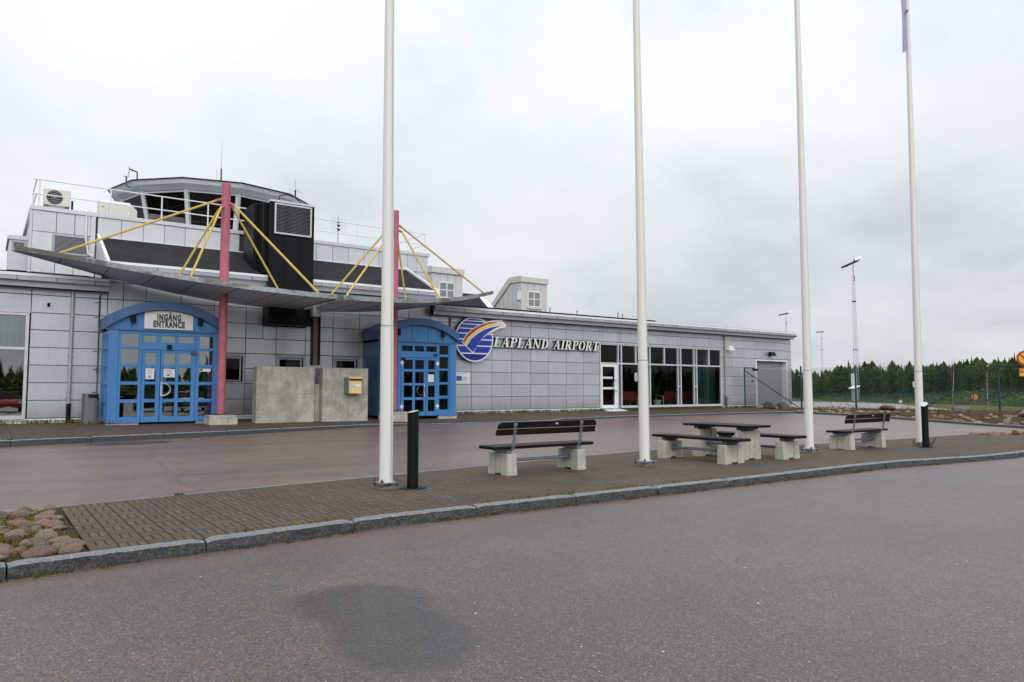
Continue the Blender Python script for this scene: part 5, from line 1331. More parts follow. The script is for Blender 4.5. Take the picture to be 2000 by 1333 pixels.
for s in (-1, 1):
    foot_mb(h=.60, d=.60, w=.20, x=s*.57).build('concrete_foot', M['concrete_pale'], pt, True, bevel=.010, segs=2)
    a = MB(); a.box(s*.57-.05, s*.57+.05, -.30, .30, .62, .675); a.box(s*.57-.07, s*.57+.07, -.14, .14, .60, .62); a.build('bracket', M['dark_grey'], pt, True)
a = MB(); a.tube((-.48,0,.30),(.48,0,.30),.03,None,12)
for s in (-1, 1): a.tube((s*.455,0,.30),(s*.472,0,.30),.08,None,20)
a.build('stretcher', M['steel'], pt, True, smooth=True)

# ------------------------------------------------------------------ stones
def stone_mesh(name, m, seed, flat):
    import bmesh
    bm = bmesh.new(); bmesh.ops.create_icosphere(bm, subdivisions=3, radius=1.0); rnd = random.Random(seed); o = Vector((rnd.uniform(0,50), rnd.uniform(0,50), 0))
    for v in bm.verts:
        p = v.co.copy(); d = 1+.42*mnoise.noise(p*.9+o)+.13*mnoise.noise(p*2.3+o)+.03*mnoise.noise(p*6+o)
        v.co = p*d; v.co.z *= flat
        if v.co.z < -.25: v.co.z = -.25
    me = bpy.data.meshes.new(name); bm.to_mesh(me); bm.free(); me.materials.append(m)
    me.polygons.foreach_set('use_smooth', [True]*len(me.polygons)); return me
SM = []
for k, (m, col) in enumerate((('stone_pink','pink'),('stone_pink','pink'),('stone_grey','grey'),('stone_tan','tan'),('stone_tan','tan'),('stone_red','rust-red'),('stone_grey','grey'),('stone_pink','pink'),('stone_dark','dark'))):
    SM.append((stone_mesh('cobble', M[m], 40+k, .60+.08*(k % 3)), col))
def put_stone(name, x, y, z, s, rnd, label, group, cat='stone', k=None, el=None):
    me, col = SM[rnd.choice((0,1,3,4,7,0,4,3,5,2)) if k is None else k]
    o = bpy.data.objects.new(name, me); COL.objects.link(o); o.location = (x, y, z)
    o.rotation_euler = (rnd.uniform(-.2,.2), rnd.uniform(-.2,.2), rnd.uniform(0, 6.28)); e = el or rnd.uniform(.95, 1.35); o.scale = (s*e, s, s*rnd.uniform(.75, 1.0))
    return tag(o, label % col if '%s' in label else label, cat, group)
rnd = random.Random(5)
def scatter(n, xr, yf, smin, smax, mind):
    out = []; tries = 0
    while len(out) < n and tries < 20000:
        tries += 1; x = rnd.uniform(*xr); y0, y1 = yf(x); y = rnd.uniform(y0, y1); s = rnd.uniform(smin, smax)
        if all((x-a)**2+(y-b)**2 > ((s+c)*mind)**2 for a, b, c in out): out.append((x, y, s))
    return out
for x, y, s in scatter(170, (-1.3, .77), lambda x: (KERB(x)+.16, BACK(x)-.12), .045, .105, .90):
    put_stone('cobble', x, y, z_isl(x)+s*.06, s, rnd, '%s rounded cobble set in moss at the near left end of the island', 'cobbles in the near left bed')
for x, y, s in scatter(30, (28.2, 34.2), lambda x: (BACK(x)-1.0, BACK(x)-.1), .08, .18, .85):
    put_stone('cobble', x, y, z_isl(x)+.02, s, rnd, '%s cobble at the far right end of the paved island', 'cobbles at the far end of the island')
for x, y, s in scatter(122, (35.2, 38.4), lambda x: (11.4, 23.4), .07, .17, .95):
    put_stone('cobble', x, y, z_bed(x, y)-.01, s, rnd, '%s cobble in the rocky bed below the tall green fence', 'cobbles in the bed below the fence')
for i, (x, y, s, k, lb) in enumerate(((34.62, 24.75, .24, 2, 'small grey boulder at the left end of the row by the roller door'), (35.25, 24.65, .38, 8, 'big grey boulder in the row by the roller door'), (35.95, 24.75, .30, 5, 'dark reddish boulder behind the row by the roller door'), (36.55, 24.6, .48, 8, 'largest dark grey boulder in the row by the roller door'), (37.35, 24.6, .28, 5, 'reddish boulder at the right end of the row by the roller door'), (39.0, 19.9, .5, 5, 'rust-red boulder in the rocky bed left of the middle fence post'), (38.9, 16.3, .55, 6, 'low grey-brown boulder behind the far black bollard'), (38.0, 12.9, .75, 0, 'wide pale boulder in the bed at the right edge'))):
    put_stone('boulder', x, y, (z_bed(x, min(y, 25.5)) if x > 35.3 else -.03)+s*.08, s*(.95 if y > 24 else .72), rnd, lb, 'boulders by the fence', 'boulder', k, 1.1)

# ------------------------------------------------------------------ grass tufts, moss lines, litter
def tufts(name, pts, m, hmin, hmax, blades, seed, spread=.08):
    r = random.Random(seed); mb = MB()
    for x, y, z in pts:
        for b in range(blades):
            px, py = x+r.gauss(0, spread), y+r.gauss(0, spread*.6); h = r.uniform(hmin, hmax); a = r.uniform(0, 6.28); w = r.uniform(.004, .009)
            dx, dy = math.cos(a)*h*.6, math.sin(a)*h*.6; ox, oy = -math.sin(a)*w, math.cos(a)*w
            mb.poly([(px-ox,py-oy,z-.005),(px+ox,py+oy,z-.005),(px+dx*.45+ox*.7,py+dy*.45+oy*.7,z+h*.65),(px+dx,py+dy,z+h)])
    o = mb.build(name, m); tag(o, None, None, None, 'stuff'); return o
r = random.Random(11)
pts = [(x, WY-.12-r.random()*.25, -.005) for x in [r.uniform(-3, 2.4) for _ in range(110)]]+[(x, WY-.10-r.random()*.22, -.005) for x in [r.uniform(14.8, 35.5) for _ in range(420)]]+[(r.uniform(2.3,3.2), 24.1-.1*r.random(), -.01) for _ in range(14)]
tag(tufts('grass', pts, M['green_grass'], .03, .14, 9, 1), 'thin green and brown grass growing along the foot of the terminal wall', 'grass')
pts = []
for x in [r.uniform(-1, 26) for _ in range(520)]:
    if mnoise.noise(Vector((x*1.1, 3.7, 0))) > -.05: pts.append((x, KERB(x)-.105-abs(r.gauss(0, .035)), z_road(x, 0)))
tag(tufts('dry_grass', pts, M['grass'], .008, .030, 8, 2, .03), 'thin dry grass and moss in the gutter along the near kerb', 'grass')
pts = [(x, KERB(x)+.10+abs(r.gauss(0, .03)), z_isl(x)) for x in [r.uniform(.0, 14) for _ in range(110)] if mnoise.noise(Vector((x*.9, 9.7, 0))) > .05]
pts += [(r.uniform(-1.2,.7), r.uniform(7.95, 10.7), z_isl(0)-.01) for _ in range(900)]
tag(tufts('moss', pts, M['moss'], .012, .05, 10, 3, .05), 'yellowish moss and dry grass between the cobbles of the left bed', 'moss')
pts = [(r.uniform(35.2, 40.5), r.uniform(10, 24.6), 0) for _ in range(520)]; pts = [(x, y, z_bed(x, y)) for x, y, _ in pts]
tag(tufts('dry_grass', pts, M['grass'], .03, .14, 8, 4, .15), 'dry yellow grass tufts in the rocky bed below the tall fence', 'grass')
pts = [(r.uniform(42, 120), 0, 0) for _ in range(420)]
pts = [(x, y, z_gnd(x, y)) for x, y in [(x, 10+ (x-42)*.75+r.uniform(-8, 26)) for x, _, _ in pts]]
tag(tufts('field_grass', pts, M['grass'], .08, .30, 6, 5, .5), 'yellowish grass verge between the roads beyond the fence', 'grass')
for (x, y, lb) in ((2.31, 11.16, 'small green weed growing at the back edge of the island'), (.45, 7.52, 'small bright green weed in the kerb joint at the lower left')):
    o = tufts('weed', [(x+r.uniform(-.04,.04), y, (z_isl(x) if y > 9 else z_road(x, 0))) for _ in range(4)], M['shrub'], .02, .055, 7, int(x*10), .03); o['kind'] = 'thing'; tag(o, lb, 'weed')
o = tufts('weed', [(21.35, 9.75, z_isl(21))], M['bark'], .14, .32, 12, 77, .03); o['kind'] = 'thing'; tag(o, 'bare twiggy weed at the foot of the far black bollard', 'weed')
mb = MB()
for _ in range(110):
    x, y = r.uniform(.5, 16), r.uniform(2.2, 7.6); s = r.uniform(.003, .010); a = r.uniform(0, 3); z = z_road(x, y)+.002
    if r.random() < .25: y = r.uniform(8.2, 11); z = z_isl(x)+.002
    c, d = math.cos(a)*s, math.sin(a)*s
    mb.faces([(x+c,y+d,z),(x-d,y+c*.6,z),(x-c,y-d,z),(x+d,y-c*.6,z),(x,y,z+s*.5)], [(0,1,4),(1,2,4),(2,3,4),(3,0,4)])
o = mb.build('gravel_litter', M['sign_white']); tag(o, 'pale grit and tiny litter scattered over the road', 'grit', None, 'stuff')

# ------------------------------------------------------------------ fences
def mesh_wires(mb, a, b, h, pitch, w, zf=None, z0=.03):
    a = Vector(a); b = Vector(b); L = (b-a).length; d = (b-a)/L; n = Vector((-d.y, d.x, 0)); k = int((L+h)/pitch)
    for s in (1, -1):
        for i in range(k):
            u0 = i*pitch-(h if s > 0 else 0); u1 = u0+s*h if s > 0 else u0-h
            if s > 0: p0, p1 = (u0, 0), (u0+h, h)
            else: p0, p1 = (u0, 0), (u0-h, h)
            (ua, va), (ub, vb) = p0, p1
            # clip to [0, L]
            for _ in range(1):
                lo, hi = (ua, ub) if ua < ub else (ub, ua)
                if hi <= 0 or lo >= L: break
                def cl(u): return max(0, min(L, u))
                fa = (cl(ua)-ua)/(ub-ua); fb = (cl(ub)-ua)/(ub-ua)
                P = a+d*cl(ua)+Vector((0,0,va+(vb-va)*fa+z0)); Q = a+d*cl(ub)+Vector((0,0,va+(vb-va)*fb+z0))
                o = n*(s*w*.6); mb.tube(P+o, Q+o, w, None, 3, False)
def fence(name, label, group, segs, h, posts, pr, braces=(), rails=(), topw=True, pitch=.062, ww=.0025):
    t = thing(name, label, 'fence', tuple(segs[0][0]), group)
    mb = MB()
    for a, b in segs: mesh_wires(mb, a, b, h-.12, pitch, ww)
    mb.build('wire_mesh', M['green_wire'], t)
    if topw:
        mb = MB()
        for a, b in segs:
            for z in (h-.10, h*.5, .06): mb.tube(Vector(a)+Vector((0,0,z)), Vector(b)+Vector((0,0,z)), .004, None, 4)
        mb.build('tension_wire', M['green_wire'], t)
    for p in posts: mb = MB(); mb.tube(Vector(p)-Vector((0,0,.2)), Vector(p)+Vector((0,0,h)), pr, None, 12); mb.build('post', M['green_paint'], t, smooth=True)
    for p, q in braces: mb = MB(); mb.tube(p, q, .024, None, 10); mb.build('brace', M['green_paint'], t, smooth=True)
    for p, q in rails: mb = MB(); mb.tube(p, q, .028, None, 10); mb.build('rail', M['green_paint'], t, smooth=True)
    return t
g1 = 'green chain-link fences near the terminal end'
fence('chain_link_fence', 'short green chain-link fence with a long diagonal brace before the roller door', g1, [((33.75,25.0,-.02),(39.9,25.0,-.06))], 2.22, [(33.75,25.0,-.02)], .04, [((33.8,24.97,2.0),(38.6,24.97,.0))], [((33.75,25.0,2.17),(34.6,25.0,2.17))])
fence('chain_link_fence', 'tall green chain-link fence running from the terminal corner past the rocky bed', g1, [((40,15.0,-.12),(40,25.5,-.05))], 2.42, [(40,15.0,-.12),(40,22.2,-.08),(40,25.6,-.02)], .050, [((40,15.03,2.15),(40,18.6,-.05))])
fence('chain_link_gate', 'green chain-link gate panel at the right edge beside the yellow traffic sign', g1, [((40,9.5,-.2),(40,14.9,-.12))], 2.42, [(40,9.5,-.2)], .042, [], [((40,9.5,2.12),(40,14.95,2.14))])
lamp = thing('gate_lamp', 'tiny black lamp at the jamb of the roller door', 'lamp', (34.65, 25.0, 2.1)); mb = MB(); mb.box(34.55,34.85,24.9,25.1,2.02,2.15); mb.build('housing', M['black'], lamp, bevel=.02); mb = MB(); mb.box(35.3,35.42,25.62,25.68,1.42,1.52); mb.build('switch_box', M['green_paint'], lamp)
# far fence: welded mesh with posts
FF = [(78, 22), (85, 29), (110, 51), (135, 73), (153, 92), (172, 122)]
ft = thing('boundary_fence', 'long low green boundary fence in front of the dark conifer wood', 'fence', (110, 51, -1.5))
mb = MB(); mp = MB()
tot = 0
for (x0, y0), (x1, y1) in zip(FF, FF[1:]):
    L = math.hypot(x1-x0, y1-y0); n = int(L/.15)
    for i in range(n):
        x, y = x0+(x1-x0)*i/n, y0+(y1-y0)*i/n; z = z_gnd(x, y); mb.box(x-.005, x+.005, y-.005, y+.005, z+.05, z+1.95)
    for h in fr(.06, 1.95, 11):
        mb.bar((x0,y0,z_gnd(x0,y0)+h), (x1,y1,z_gnd(x1,y1)+h), .012)
    k = int(L/3.4)
    for i in range(k):
        x, y = x0+(x1-x0)*i/k, y0+(y1-y0)*i/k; z = z_gnd(x, y); q = MB(); q.tube((x,y,z-.1),(x,y,z+2.05),.05,None,8); q.build('post', M['green_paint'], ft, smooth=True)
mb.build('wire_mesh', M['green_wire'], ft)
def disc_sign(name, label, x, y, z, r, zb, ang, group=None):
    t = thing(name, label, 'sign', (x, y, zb), group); d = Vector((math.cos(ang), math.sin(ang), 0)); c = Vector((x, y, z))
    for nm, rr, m, o in (('rim', r, 'sign_red', 0), ('face', r*.76, 'orange' if group else 'sign_yellow', .012)):
        a = MB(); a.tube(c-d*.02+d*o, c+d*.01+d*o, rr, None, 28); a.build(nm, M[m], t)
    a = MB(); a.tube((x-d.x*.05, y-d.y*.05, zb), (x-d.x*.05, y-d.y*.05, z+r), .03, None, 8); a.build('post', M['trim_grey'], t); return t, c, d
gs = 'small round orange signs on the boundary fence'
disc_sign('boundary_sign', 'round orange warning sign on the boundary fence right of the last flagpole', 97.4, 39.2, .12, .40, -1.4, PI*1.22, gs)
disc_sign('boundary_sign', 'round orange warning sign on the boundary fence at the far right edge', 84.0, 27.9, .42, .34, -1.2, PI*1.22, gs)
t, c, d = disc_sign('traffic_sign', 'round yellow no-parking sign with red rim and a yellow plate below', 39.7, 13.74, 2.46, .35, -.2, PI*1.15)
s = Vector((-d.y, d.x, 0))
a = MB(); p = c+d*.030; a.bar(p+s*-.19+Vector((0,0,-.19)) if False else p-s*.19+Vector((0,0,.19)), p+s*.19-Vector((0,0,.19)), .055); a.build('diagonal_bar', M['sign_red'], t)
a = MB(); q = c+d*.01
def plate(mb, w, z0, z1, o): mb.hexa([tuple(q+s*-w+d*o+Vector((0,0,z0))), tuple(q+s*w+d*o+Vector((0,0,z0))), tuple(q+s*w+d*(o+.01)+Vector((0,0,z0))), tuple(q+s*-w+d*(o+.01)+Vector((0,0,z0)))], [tuple(q+s*-w+d*o+Vector((0,0,z1))), tuple(q+s*w+d*o+Vector((0,0,z1))), tuple(q+s*w+d*(o+.01)+Vector((0,0,z1))), tuple(q+s*-w+d*(o+.01)+Vector((0,0,z1)))])
plate(a, .27, -.86, -.48, 0); a.build('plate_rim', M['sign_red'], t); a = MB(); plate(a, .245, -.84, -.50, .011); a.build('plate', M['sign_yellow'], t)
m_ = text_mb('G', .20, .002, .006); m_.v = [tuple(q+s*(a_-.17)+d*(.026+c_)+Vector((0,0,-.69+b_))) for a_, b_, c_ in m_.v]; m_.build('lettering', M['ink'], t)
a = MB(); a.tube((c-d*.05)+Vector((0,0,.3)), (c-d*.05)+Vector((0,0,.45)), .035, None, 8); a.build('post_cap', M['dark_grey'], t)
mk = thing('edge_marker', 'tiny red, white and yellow marker post on the grass beyond the fence', 'marker', (118.2, 62.4, -1.6))
x, y = 110.5, 54.0; x, y = 106.2, 52.4
mk.location = (x, y, z_gnd(x, y)); zz = z_gnd(x, y)
for nm, z0, z1, rr, m in (('base', 0, .45, .18, 'sign_yellow'), ('lamp', .45, .75, .24, 'white'), ('tip', .75, 1.2, .10, 'sign_red')):
    a = MB(); a.tube((x,y,zz+z0),(x,y,zz+z1),rr,rr*.8,10); a.build(nm, M[m], mk)

# ------------------------------------------------------------------ floodlight masts
def mast(label, x, y, zb, H, ang, tilt, cab=True):
    t = thing('floodlight_mast', label, 'floodlight mast', (x, y, zb), 'lattice floodlight masts on the apron')
    def leg(z): return .58-.34*z/H
    def pt(k, z): a = k*2*PI/3+.4; return (leg(z)*math.cos(a), leg(z)*math.sin(a), z)
    a = MB(); n = 34; top = H-2.6
    for k in range(3): a.tube(pt(k, 0), pt(k, top), .036, .024, 6)
    a.build('leg', M['trim_grey'], t, True)
    a = MB()
    for i in range(n):
        z0, z1 = top*i/n, top*(i+1)/n
        for k in range(3): a.tube(pt(k, z0), pt((k+1) % 3, z1), .018, None, 4, False)
    a.build('lattice', M['trim_grey'], t, True)
    a = MB(); a.mat(0).tube((0,0,top-.2),(0,0,H-.3),.06,None,6); a.tube((0.4,0,top-1.2),(0.4,0,top-.2),.10,None,6); a.build('top_tube', M['rust'], t, True)
    for z, m in ((H*.72, 'black'), (H*.38, 'trim_grey')):
        a = MB()
        for k in range(3): a.bar(tuple(1.15*v if i < 2 else v for i, v in enumerate(pt(k, z))), tuple(1.15*v if i < 2 else v for i, v in enumerate(pt((k+1)%3, z))), .16)
        a.build('collar', M[m], t, True)
    # tilted lamp platform
    ca, sa = math.cos(ang), math.sin(ang); ct, st = math.cos(tilt), math.sin(tilt)
    def hp(u, v, w): x_ = u*ct-w*st; z_ = u*st+w*ct; return (x_*ca-v*sa, x_*sa+v*ca, H+z_)
    a = MB(); o = [(-2.4,-.7),(1.0,-1.1),(1.0,1.1),(-2.4,.7)]
    a.hexa([hp(u,v,-.10) for u, v in o], [hp(u,v,.06) for u, v in o]); hd = a.build('lamp_platform', M['black'], t, True)
    a = MB()
    for u in (-1.9,-.8,.3):
        for v in (-.45,.45): a.hexa([hp(u-.35,v-.3,-.28),(hp(u+.35,v-.3,-.28)),hp(u+.35,v+.3,-.28),hp(u-.35,v+.3,-.28)], [hp(u-.4,v-.34,-.11),hp(u+.4,v-.34,-.11),hp(u+.4,v+.34,-.11),hp(u-.4,v+.34,-.11)])
    a.build('floodlight', M['dark_grey'], hd, True)
    a = MB(); a.hexa([hp(.4,-.35,.1),hp(2.0,-.35,.1),hp(2.0,.35,.1),hp(.4,.35,.1)], [hp(.5,-.3,.5),hp(2.0,-.3,.5),hp(2.0,.3,.5),hp(.5,.3,.5)]); a.build('ballast_box', M['alu'], hd, True)
    a = MB()
    if cab: a.box(-1.5,-.55,-.3,.3,3.6,6.0); a.build('cabinet', M['white_metal'], t, True)
    return t
def gp(px, d):   # a spot at depth d along the bearing of picture column px
    a = (px-1000)/1430*d; return (a*math.sin(R(54.13))+d*math.cos(R(54.13)), -a*math.cos(R(54.13))+d*math.sin(R(54.13)))
x, y = gp(1672, 146); mast('tallest-looking lattice floodlight mast, standing right of the terminal behind the fence', x, y, z_gnd(x, y), 28.4, R(-30), R(24))
x, y = gp(1606, 335); mast('distant lattice floodlight mast between the terminal corner and the tall mast', x, y, z_gnd(x, y), 29.5, R(-30), R(4))
x, y = gp(1537, 255); mast('lattice floodlight mast whose top shows above the terminal roof end', x, y, z_gnd(x, y), 29.5, R(-50), R(10), False)
x, y = gp(1668, 138); eb = thing('equipment_cabinet', 'white instrument cabinet with a small slanted roof near the mast foot', 'cabinet', (x, y, z_gnd(x, y))); zz = z_gnd(x, y)
a = MB(); a.box(x-.5,x+.5,y-.4,y+.4,zz+.7,zz+2.8); a.build('body', M['trim_grey'], eb); a = MB(); a.hexa([(x-1,y-.7,zz+2.9),(x+.7,y-.7,zz+3.4),(x+.7,y+.7,zz+3.4),(x-1,y+.7,zz+2.9)], [(x-1,y-.7,zz+3.02),(x+.7,y-.7,zz+3.52),(x+.7,y+.7,zz+3.52),(x-1,y+.7,zz+3.02)]); a.build('roof', M['white_metal'], eb)

# ------------------------------------------------------------------ trees
def conifer_meshes(seed, H, Rm, kind):
    """trunk plus ragged skirts of drooping boughs (spruce) or loose clumps of boughs (pine)"""
    r = random.Random(seed); c = MB(); tr = MB()
    tr.tube((0,0,-.3),(0,0,H*.97),H*.016,.012,6)
    nw = 15 if kind == 0 else 13
    for i in range(nw):
        f = i/nw; z = H*((.06+f*.90) if kind == 0 else (.22+f*.76))
        prof = (1-f)**.8*(1+.12*math.sin(i*2.1+seed)) if kind == 0 else (.45+.62*math.sin(PI*(.22+f*.74)))*(1 if f < .9 else .6)
        rr = Rm*max(.07, prof); n = 11; hgt = H*(.13 if kind == 0 else .10)
        cx, cy = (0, 0) if kind == 0 else (r.uniform(-.25,.25)*rr, r.uniform(-.25,.25)*rr)
        ap = (cx*.5, cy*.5, z+hgt); a0 = r.uniform(0, 6.28); rim = []
        for k in range(2*n):
            a = a0+PI*k/n; q = rr*(r.uniform(.78, 1.18) if k % 2 == 0 else r.uniform(.42, .66)); rim.append((cx+q*math.cos(a), cy+q*math.sin(a), z+r.uniform(-.10,.10)-(q/rr-.6)*hgt*(.5 if kind == 0 else -.1)))
        for k in range(2*n): c.poly([rim[k], rim[(k+1) % (2*n)], ap])
        if kind == 1 and i % 2 == 0:
            a = r.uniform(0, 6.28); tr.tube((0,0,z), (rr*.8*math.cos(a), rr*.8*math.sin(a), z+.15), .03, .01, 4, False)
        for k in range(14):   # loose sprays that break the outline
            a = r.uniform(0, 6.28); q = rr*r.uniform(.7, 1.25); p = Vector((cx+q*math.cos(a), cy+q*math.sin(a), z+r.uniform(-.2,.25))); u = Vector((math.cos(a), math.sin(a), r.uniform(-.5,.4))); sv = Vector((-u.y, u.x, r.uniform(-.4,.4))); L = .10+rr*.16
            c.poly([p-u*L, p+sv*L*.45, p+u*L, p-sv*L*.45])
    top = Vector((0,0,H))
    c.poly([top+Vector((0,0,.10)), top+Vector((.06,.02,-H*.07)), top+Vector((-.05,-.03,-H*.07))]); c.poly([top+Vector((0,0,.10)), top+Vector((.02,-.06,-H*.07)), top+Vector((-.02,.06,-H*.07))])
    return c, tr
def make_tree(name, label, group, x, y, H, Rm, kind, seed, s=1.0):
    t = thing(name, label, 'tree', (x, y, z_gnd(x, y)-.05), group); c, tr = conifer_meshes(seed, H, Rm, kind)
    c.build('crown', M['conifer' if kind == 0 else 'pine'], t, True); tr.build('trunk', M['bark'], t, True); t.scale = (s, s, s); return t
G_ = 'conifers of the wood behind the boundary fence'; LB = ('dark narrow spruce in the dense wood behind the boundary fence', 'open-crowned pine in the dense wood behind the boundary fence')
protos = []
for k in range(6):
    kind = 0 if k < 4 else 1; px, d = 1950-k*60, 128+k*10; x, y = gp(px, d)
    protos.append(make_tree('spruce_tree' if kind == 0 else 'pine_tree', LB[kind], G_, x, y, 8.5, (1.55, 1.3, 1.7, 1.2, 1.5, 1.35)[k], kind, 60+k))
r = random.Random(21); cnt = 0
TOPY = lerp_pts([(1540,731),(1600,727),(1640,721),(1700,717),(1760,714),(1900,710),(2010,705)])
DB = lerp_pts([(1530,255),(1600,225),(1700,178),(1800,146),(1900,120),(2010,104)])
for row in range(5):
    px = 1525+r.uniform(0, 8)
    while px < 2040:
        d = DB(px)+row*7.5+r.uniform(-3, 3); x, y = gp(px, d); zb = z_gnd(x, y)
        want = .97+(762-TOPY(px)+r.gauss(0, 5.0)+9*mnoise.noise(Vector((px/38, row*3.1, 0)))+4*mnoise.noise(Vector((px/13, row*2.3, 5)))+(6 if r.random() < .06 else 0)-row*.2)*d/1430-zb
        o = copy_tree(protos[r.choices(range(6), (4, 3, 4, 2, 5, 5))[0]]); o.location = (x, y, zb-.05); s = want/8.5*(1.0 if row else .94)
        w = s*r.uniform(.62, 1.1); o.scale = (w, w, s); o.rotation_euler = (0, 0, r.uniform(0, 6.28)); cnt += 1
        px += r.uniform(6.5, 13)*(1.0+.06*row)
print('trees', cnt)
for px, py, d, kind, w, lb in ((1910, 699, 128, 1, 1.2, 'tall open-topped pine rising above the wood left of the corner fence post'), (1982, 690, 118, 0, .75, 'tall bushy spruce rising above the wood beside the yellow sign'), (1942, 708, 122, 0, .6, 'slim spruce tip rising just above the tall fence corner post')):
    x, y = gp(px, d); zb = z_gnd(x, y); want = .97+(762-py)*d/1430-zb
    o = copy_tree(protos[4 if kind else 2]); o.location = (x, y, zb); s = want/8.5; o.scale = (s*w, s*w, s); o['label'] = lb; del o['group']
for px, d, h in ((1858, 118, 7.2), (1926, 104, 5.2)):
    x, y = gp(px, d); zb = z_gnd(x, y); t = thing('birch_tree', 'bare pale-trunked birch before the dark conifers, %s' % ('left under the fence brace' if px < 1900 else 'shorter, right of the fence brace'), 'tree', (x, y, zb))
    a = MB(); p = Vector((0,0,0)); d_ = Vector((.02,.01,1)); 
    for k in range(7): q = p+d_*(h/7); a.tube(p, q, .085*(1-k/8), .085*(1-(k+1)/8), 6, False); p = q; d_ += Vector((r.uniform(-.06,.06), r.uniform(-.06,.06), 0))
    a.build('trunk', M['birch_bark'], t, True); a = MB()
    for k in range(26):
        z = h*r.uniform(.35,.98); aa = r.uniform(0, 6.28); L = r.uniform(.4, 1.1)*(1.1-z/h*.6); q = Vector((math.cos(aa)*L, math.sin(aa)*L, z+L*.9)); a.tube((0,0,z), q, .02, .005, 4, False)
        for m in range(3): e = Vector((r.uniform(-.3,.3), r.uniform(-.3,.3), r.uniform(0,.4))); a.tube(q*.6+Vector((0,0,z))*.4, q+e, .008, .003, 3, False)
    a.build('branch', M['bark'], t, True)
# undergrowth behind the far fence
mb = MB()
for _ in range(9000):
    px = r.uniform(1600, 2030); d = DB(px)-18+r.uniform(0, 14)+abs(r.gauss(0, 3)); x, y = gp(px, d); cl = mnoise.noise(Vector((x*.22, y*.22, 0))); hmax = max(.15, 1.0+1.7*cl)*(1.25 if px > 1800 else .8)
    z = z_gnd(x, y)+r.uniform(0, hmax); s = r.uniform(.10, .30); v = Vector((r.uniform(-1,1), r.uniform(-1,1), r.uniform(-.4,1))).normalized(); w = v.orthogonal().normalized(); p = Vector((x, y, z))
    mb.poly([p-v*s, p+w*s*.5, p+v*s, p-w*s*.5])
o = mb.build('undergrowth', M['shrub']); tag(o, 'pale green brush and saplings along the foot of the conifer wood', 'undergrowth', None, 'stuff')
# wood on the far side of the car park behind the viewer (mirrored in the panes)
mb = MB(); r = random.Random(99)
for i in range(800):
    a = r.uniform(R(195), R(345)); d = r.uniform(95, 135); x, y = d*math.cos(a)+15, d*math.sin(a)+5; H = r.uniform(4.6, 6.6)+(1.2 if r.random() < .1 else 0); Rr = r.uniform(1.1, 2.2)
    for k in range(8):
        f = k/8; z = -1+H*f
        for b in range(5):
            an = r.uniform(0, 6.28); L = Rr*(1-f)*r.uniform(.8,1.2)+.2; mb.poly([(x,y,z+H*.2),(x+L*math.cos(an-.5),y+L*math.sin(an-.5),z-.2),(x+L*math.cos(an+.5),y+L*math.sin(an+.5),z-.2)])
o = mb.build('forest', M['conifer']); tag(o, 'dark conifer wood beyond the car park behind the viewer', 'forest', None, 'stuff')

# parked cars behind the viewer; the lower panes of the porches mirror them
def car_proto(paint):
    t = thing('parked_car', '', 'car', (0, 0, 0), 'cars parked behind the viewer, mirrored in the panes')
    prof = [(-2.1,.32),(-2.12,.62),(-2.0,.86),(-1.55,.92),(-.85,1.38),(.55,1.42),(1.25,.98),(1.95,.86),(2.14,.66),(2.12,.32)]
    a = MB(); a.prism_x([(p, q) for p, q in [(-2.1,.30),(-2.12,.62),(-2.0,.86),(-1.3,.93),(1.25,.95),(1.95,.86),(2.14,.66),(2.12,.30)]], -.86, .86); a.build('body', paint, t, True, bevel=.06, segs=3)
    a = MB(); a.hexa([(-.80,-1.5,.93),(.80,-1.5,.93),(.80,1.22,.95),(-.80,1.22,.95)], [(-.62,-.85,1.42),(.62,-.85,1.42),(.62,.45,1.44),(-.62,.45,1.44)]); a.build('cabin_glass', M['dark_in'], t, True, bevel=.04, segs=2)
    a = MB(); a.box(-.63,.63,-.86,.46,1.43,1.47); a.build('roof', paint, t, True, bevel=.02)
    for sx in (-1, 1):
        for yy in (-1.3, 1.32):
            a = MB(); a.tube((sx*.66,yy,.31),(sx*.88,yy,.31),.31,None,20); w = a.build('wheel', M['black'], t, True, smooth=True)
            a = MB(); a.tube((sx*.87,yy,.31),(sx*.89,yy,.31),.19,None,14); a.build('rim', M['alu'], w, True)
        a = MB(); a.box(sx*.72-.12,sx*.72+.12,2.08,2.16,.62,.76); a.build('headlight', M['white'], t, True)
    return t
cols_ = [('red', plain('red_car_paint', (.35,.015,.02), .25)), ('silver', M['alu']), ('dark grey', M['dark_grey']), ('black', M['black_metal']), ('white', M['white'])]
cp = [car_proto(m) for n, m in cols_]; used = set()
for i, (k, x) in enumerate(((0, 1.6), (2, 4.6), (1, 7.5), (3, 10.4), (4, 13.2), (2, 16.0), (3, 19.2), (1, 22.5), (2, 29.5), (3, 33.0), (0, 36.5))):
    o = cp[k] if k not in used else copy_tree(cp[k]); used.add(k); o.location = (x, -13.5+r.uniform(-.4, .4), -.62-drop(x)); o.rotation_euler = (0, 0, R(r.uniform(-3, 3)))
    o['label'] = '%s car in the row behind the viewer, mirrored in panes %s' % (cols_[k][0], ('of the left wing window','of the left porch','of the left porch doors','left of the pink column','right of the left porch','beside the pink column','near the small windows','near the middle window','of the right porch','of the right porch doors','right of the right porch')[i])

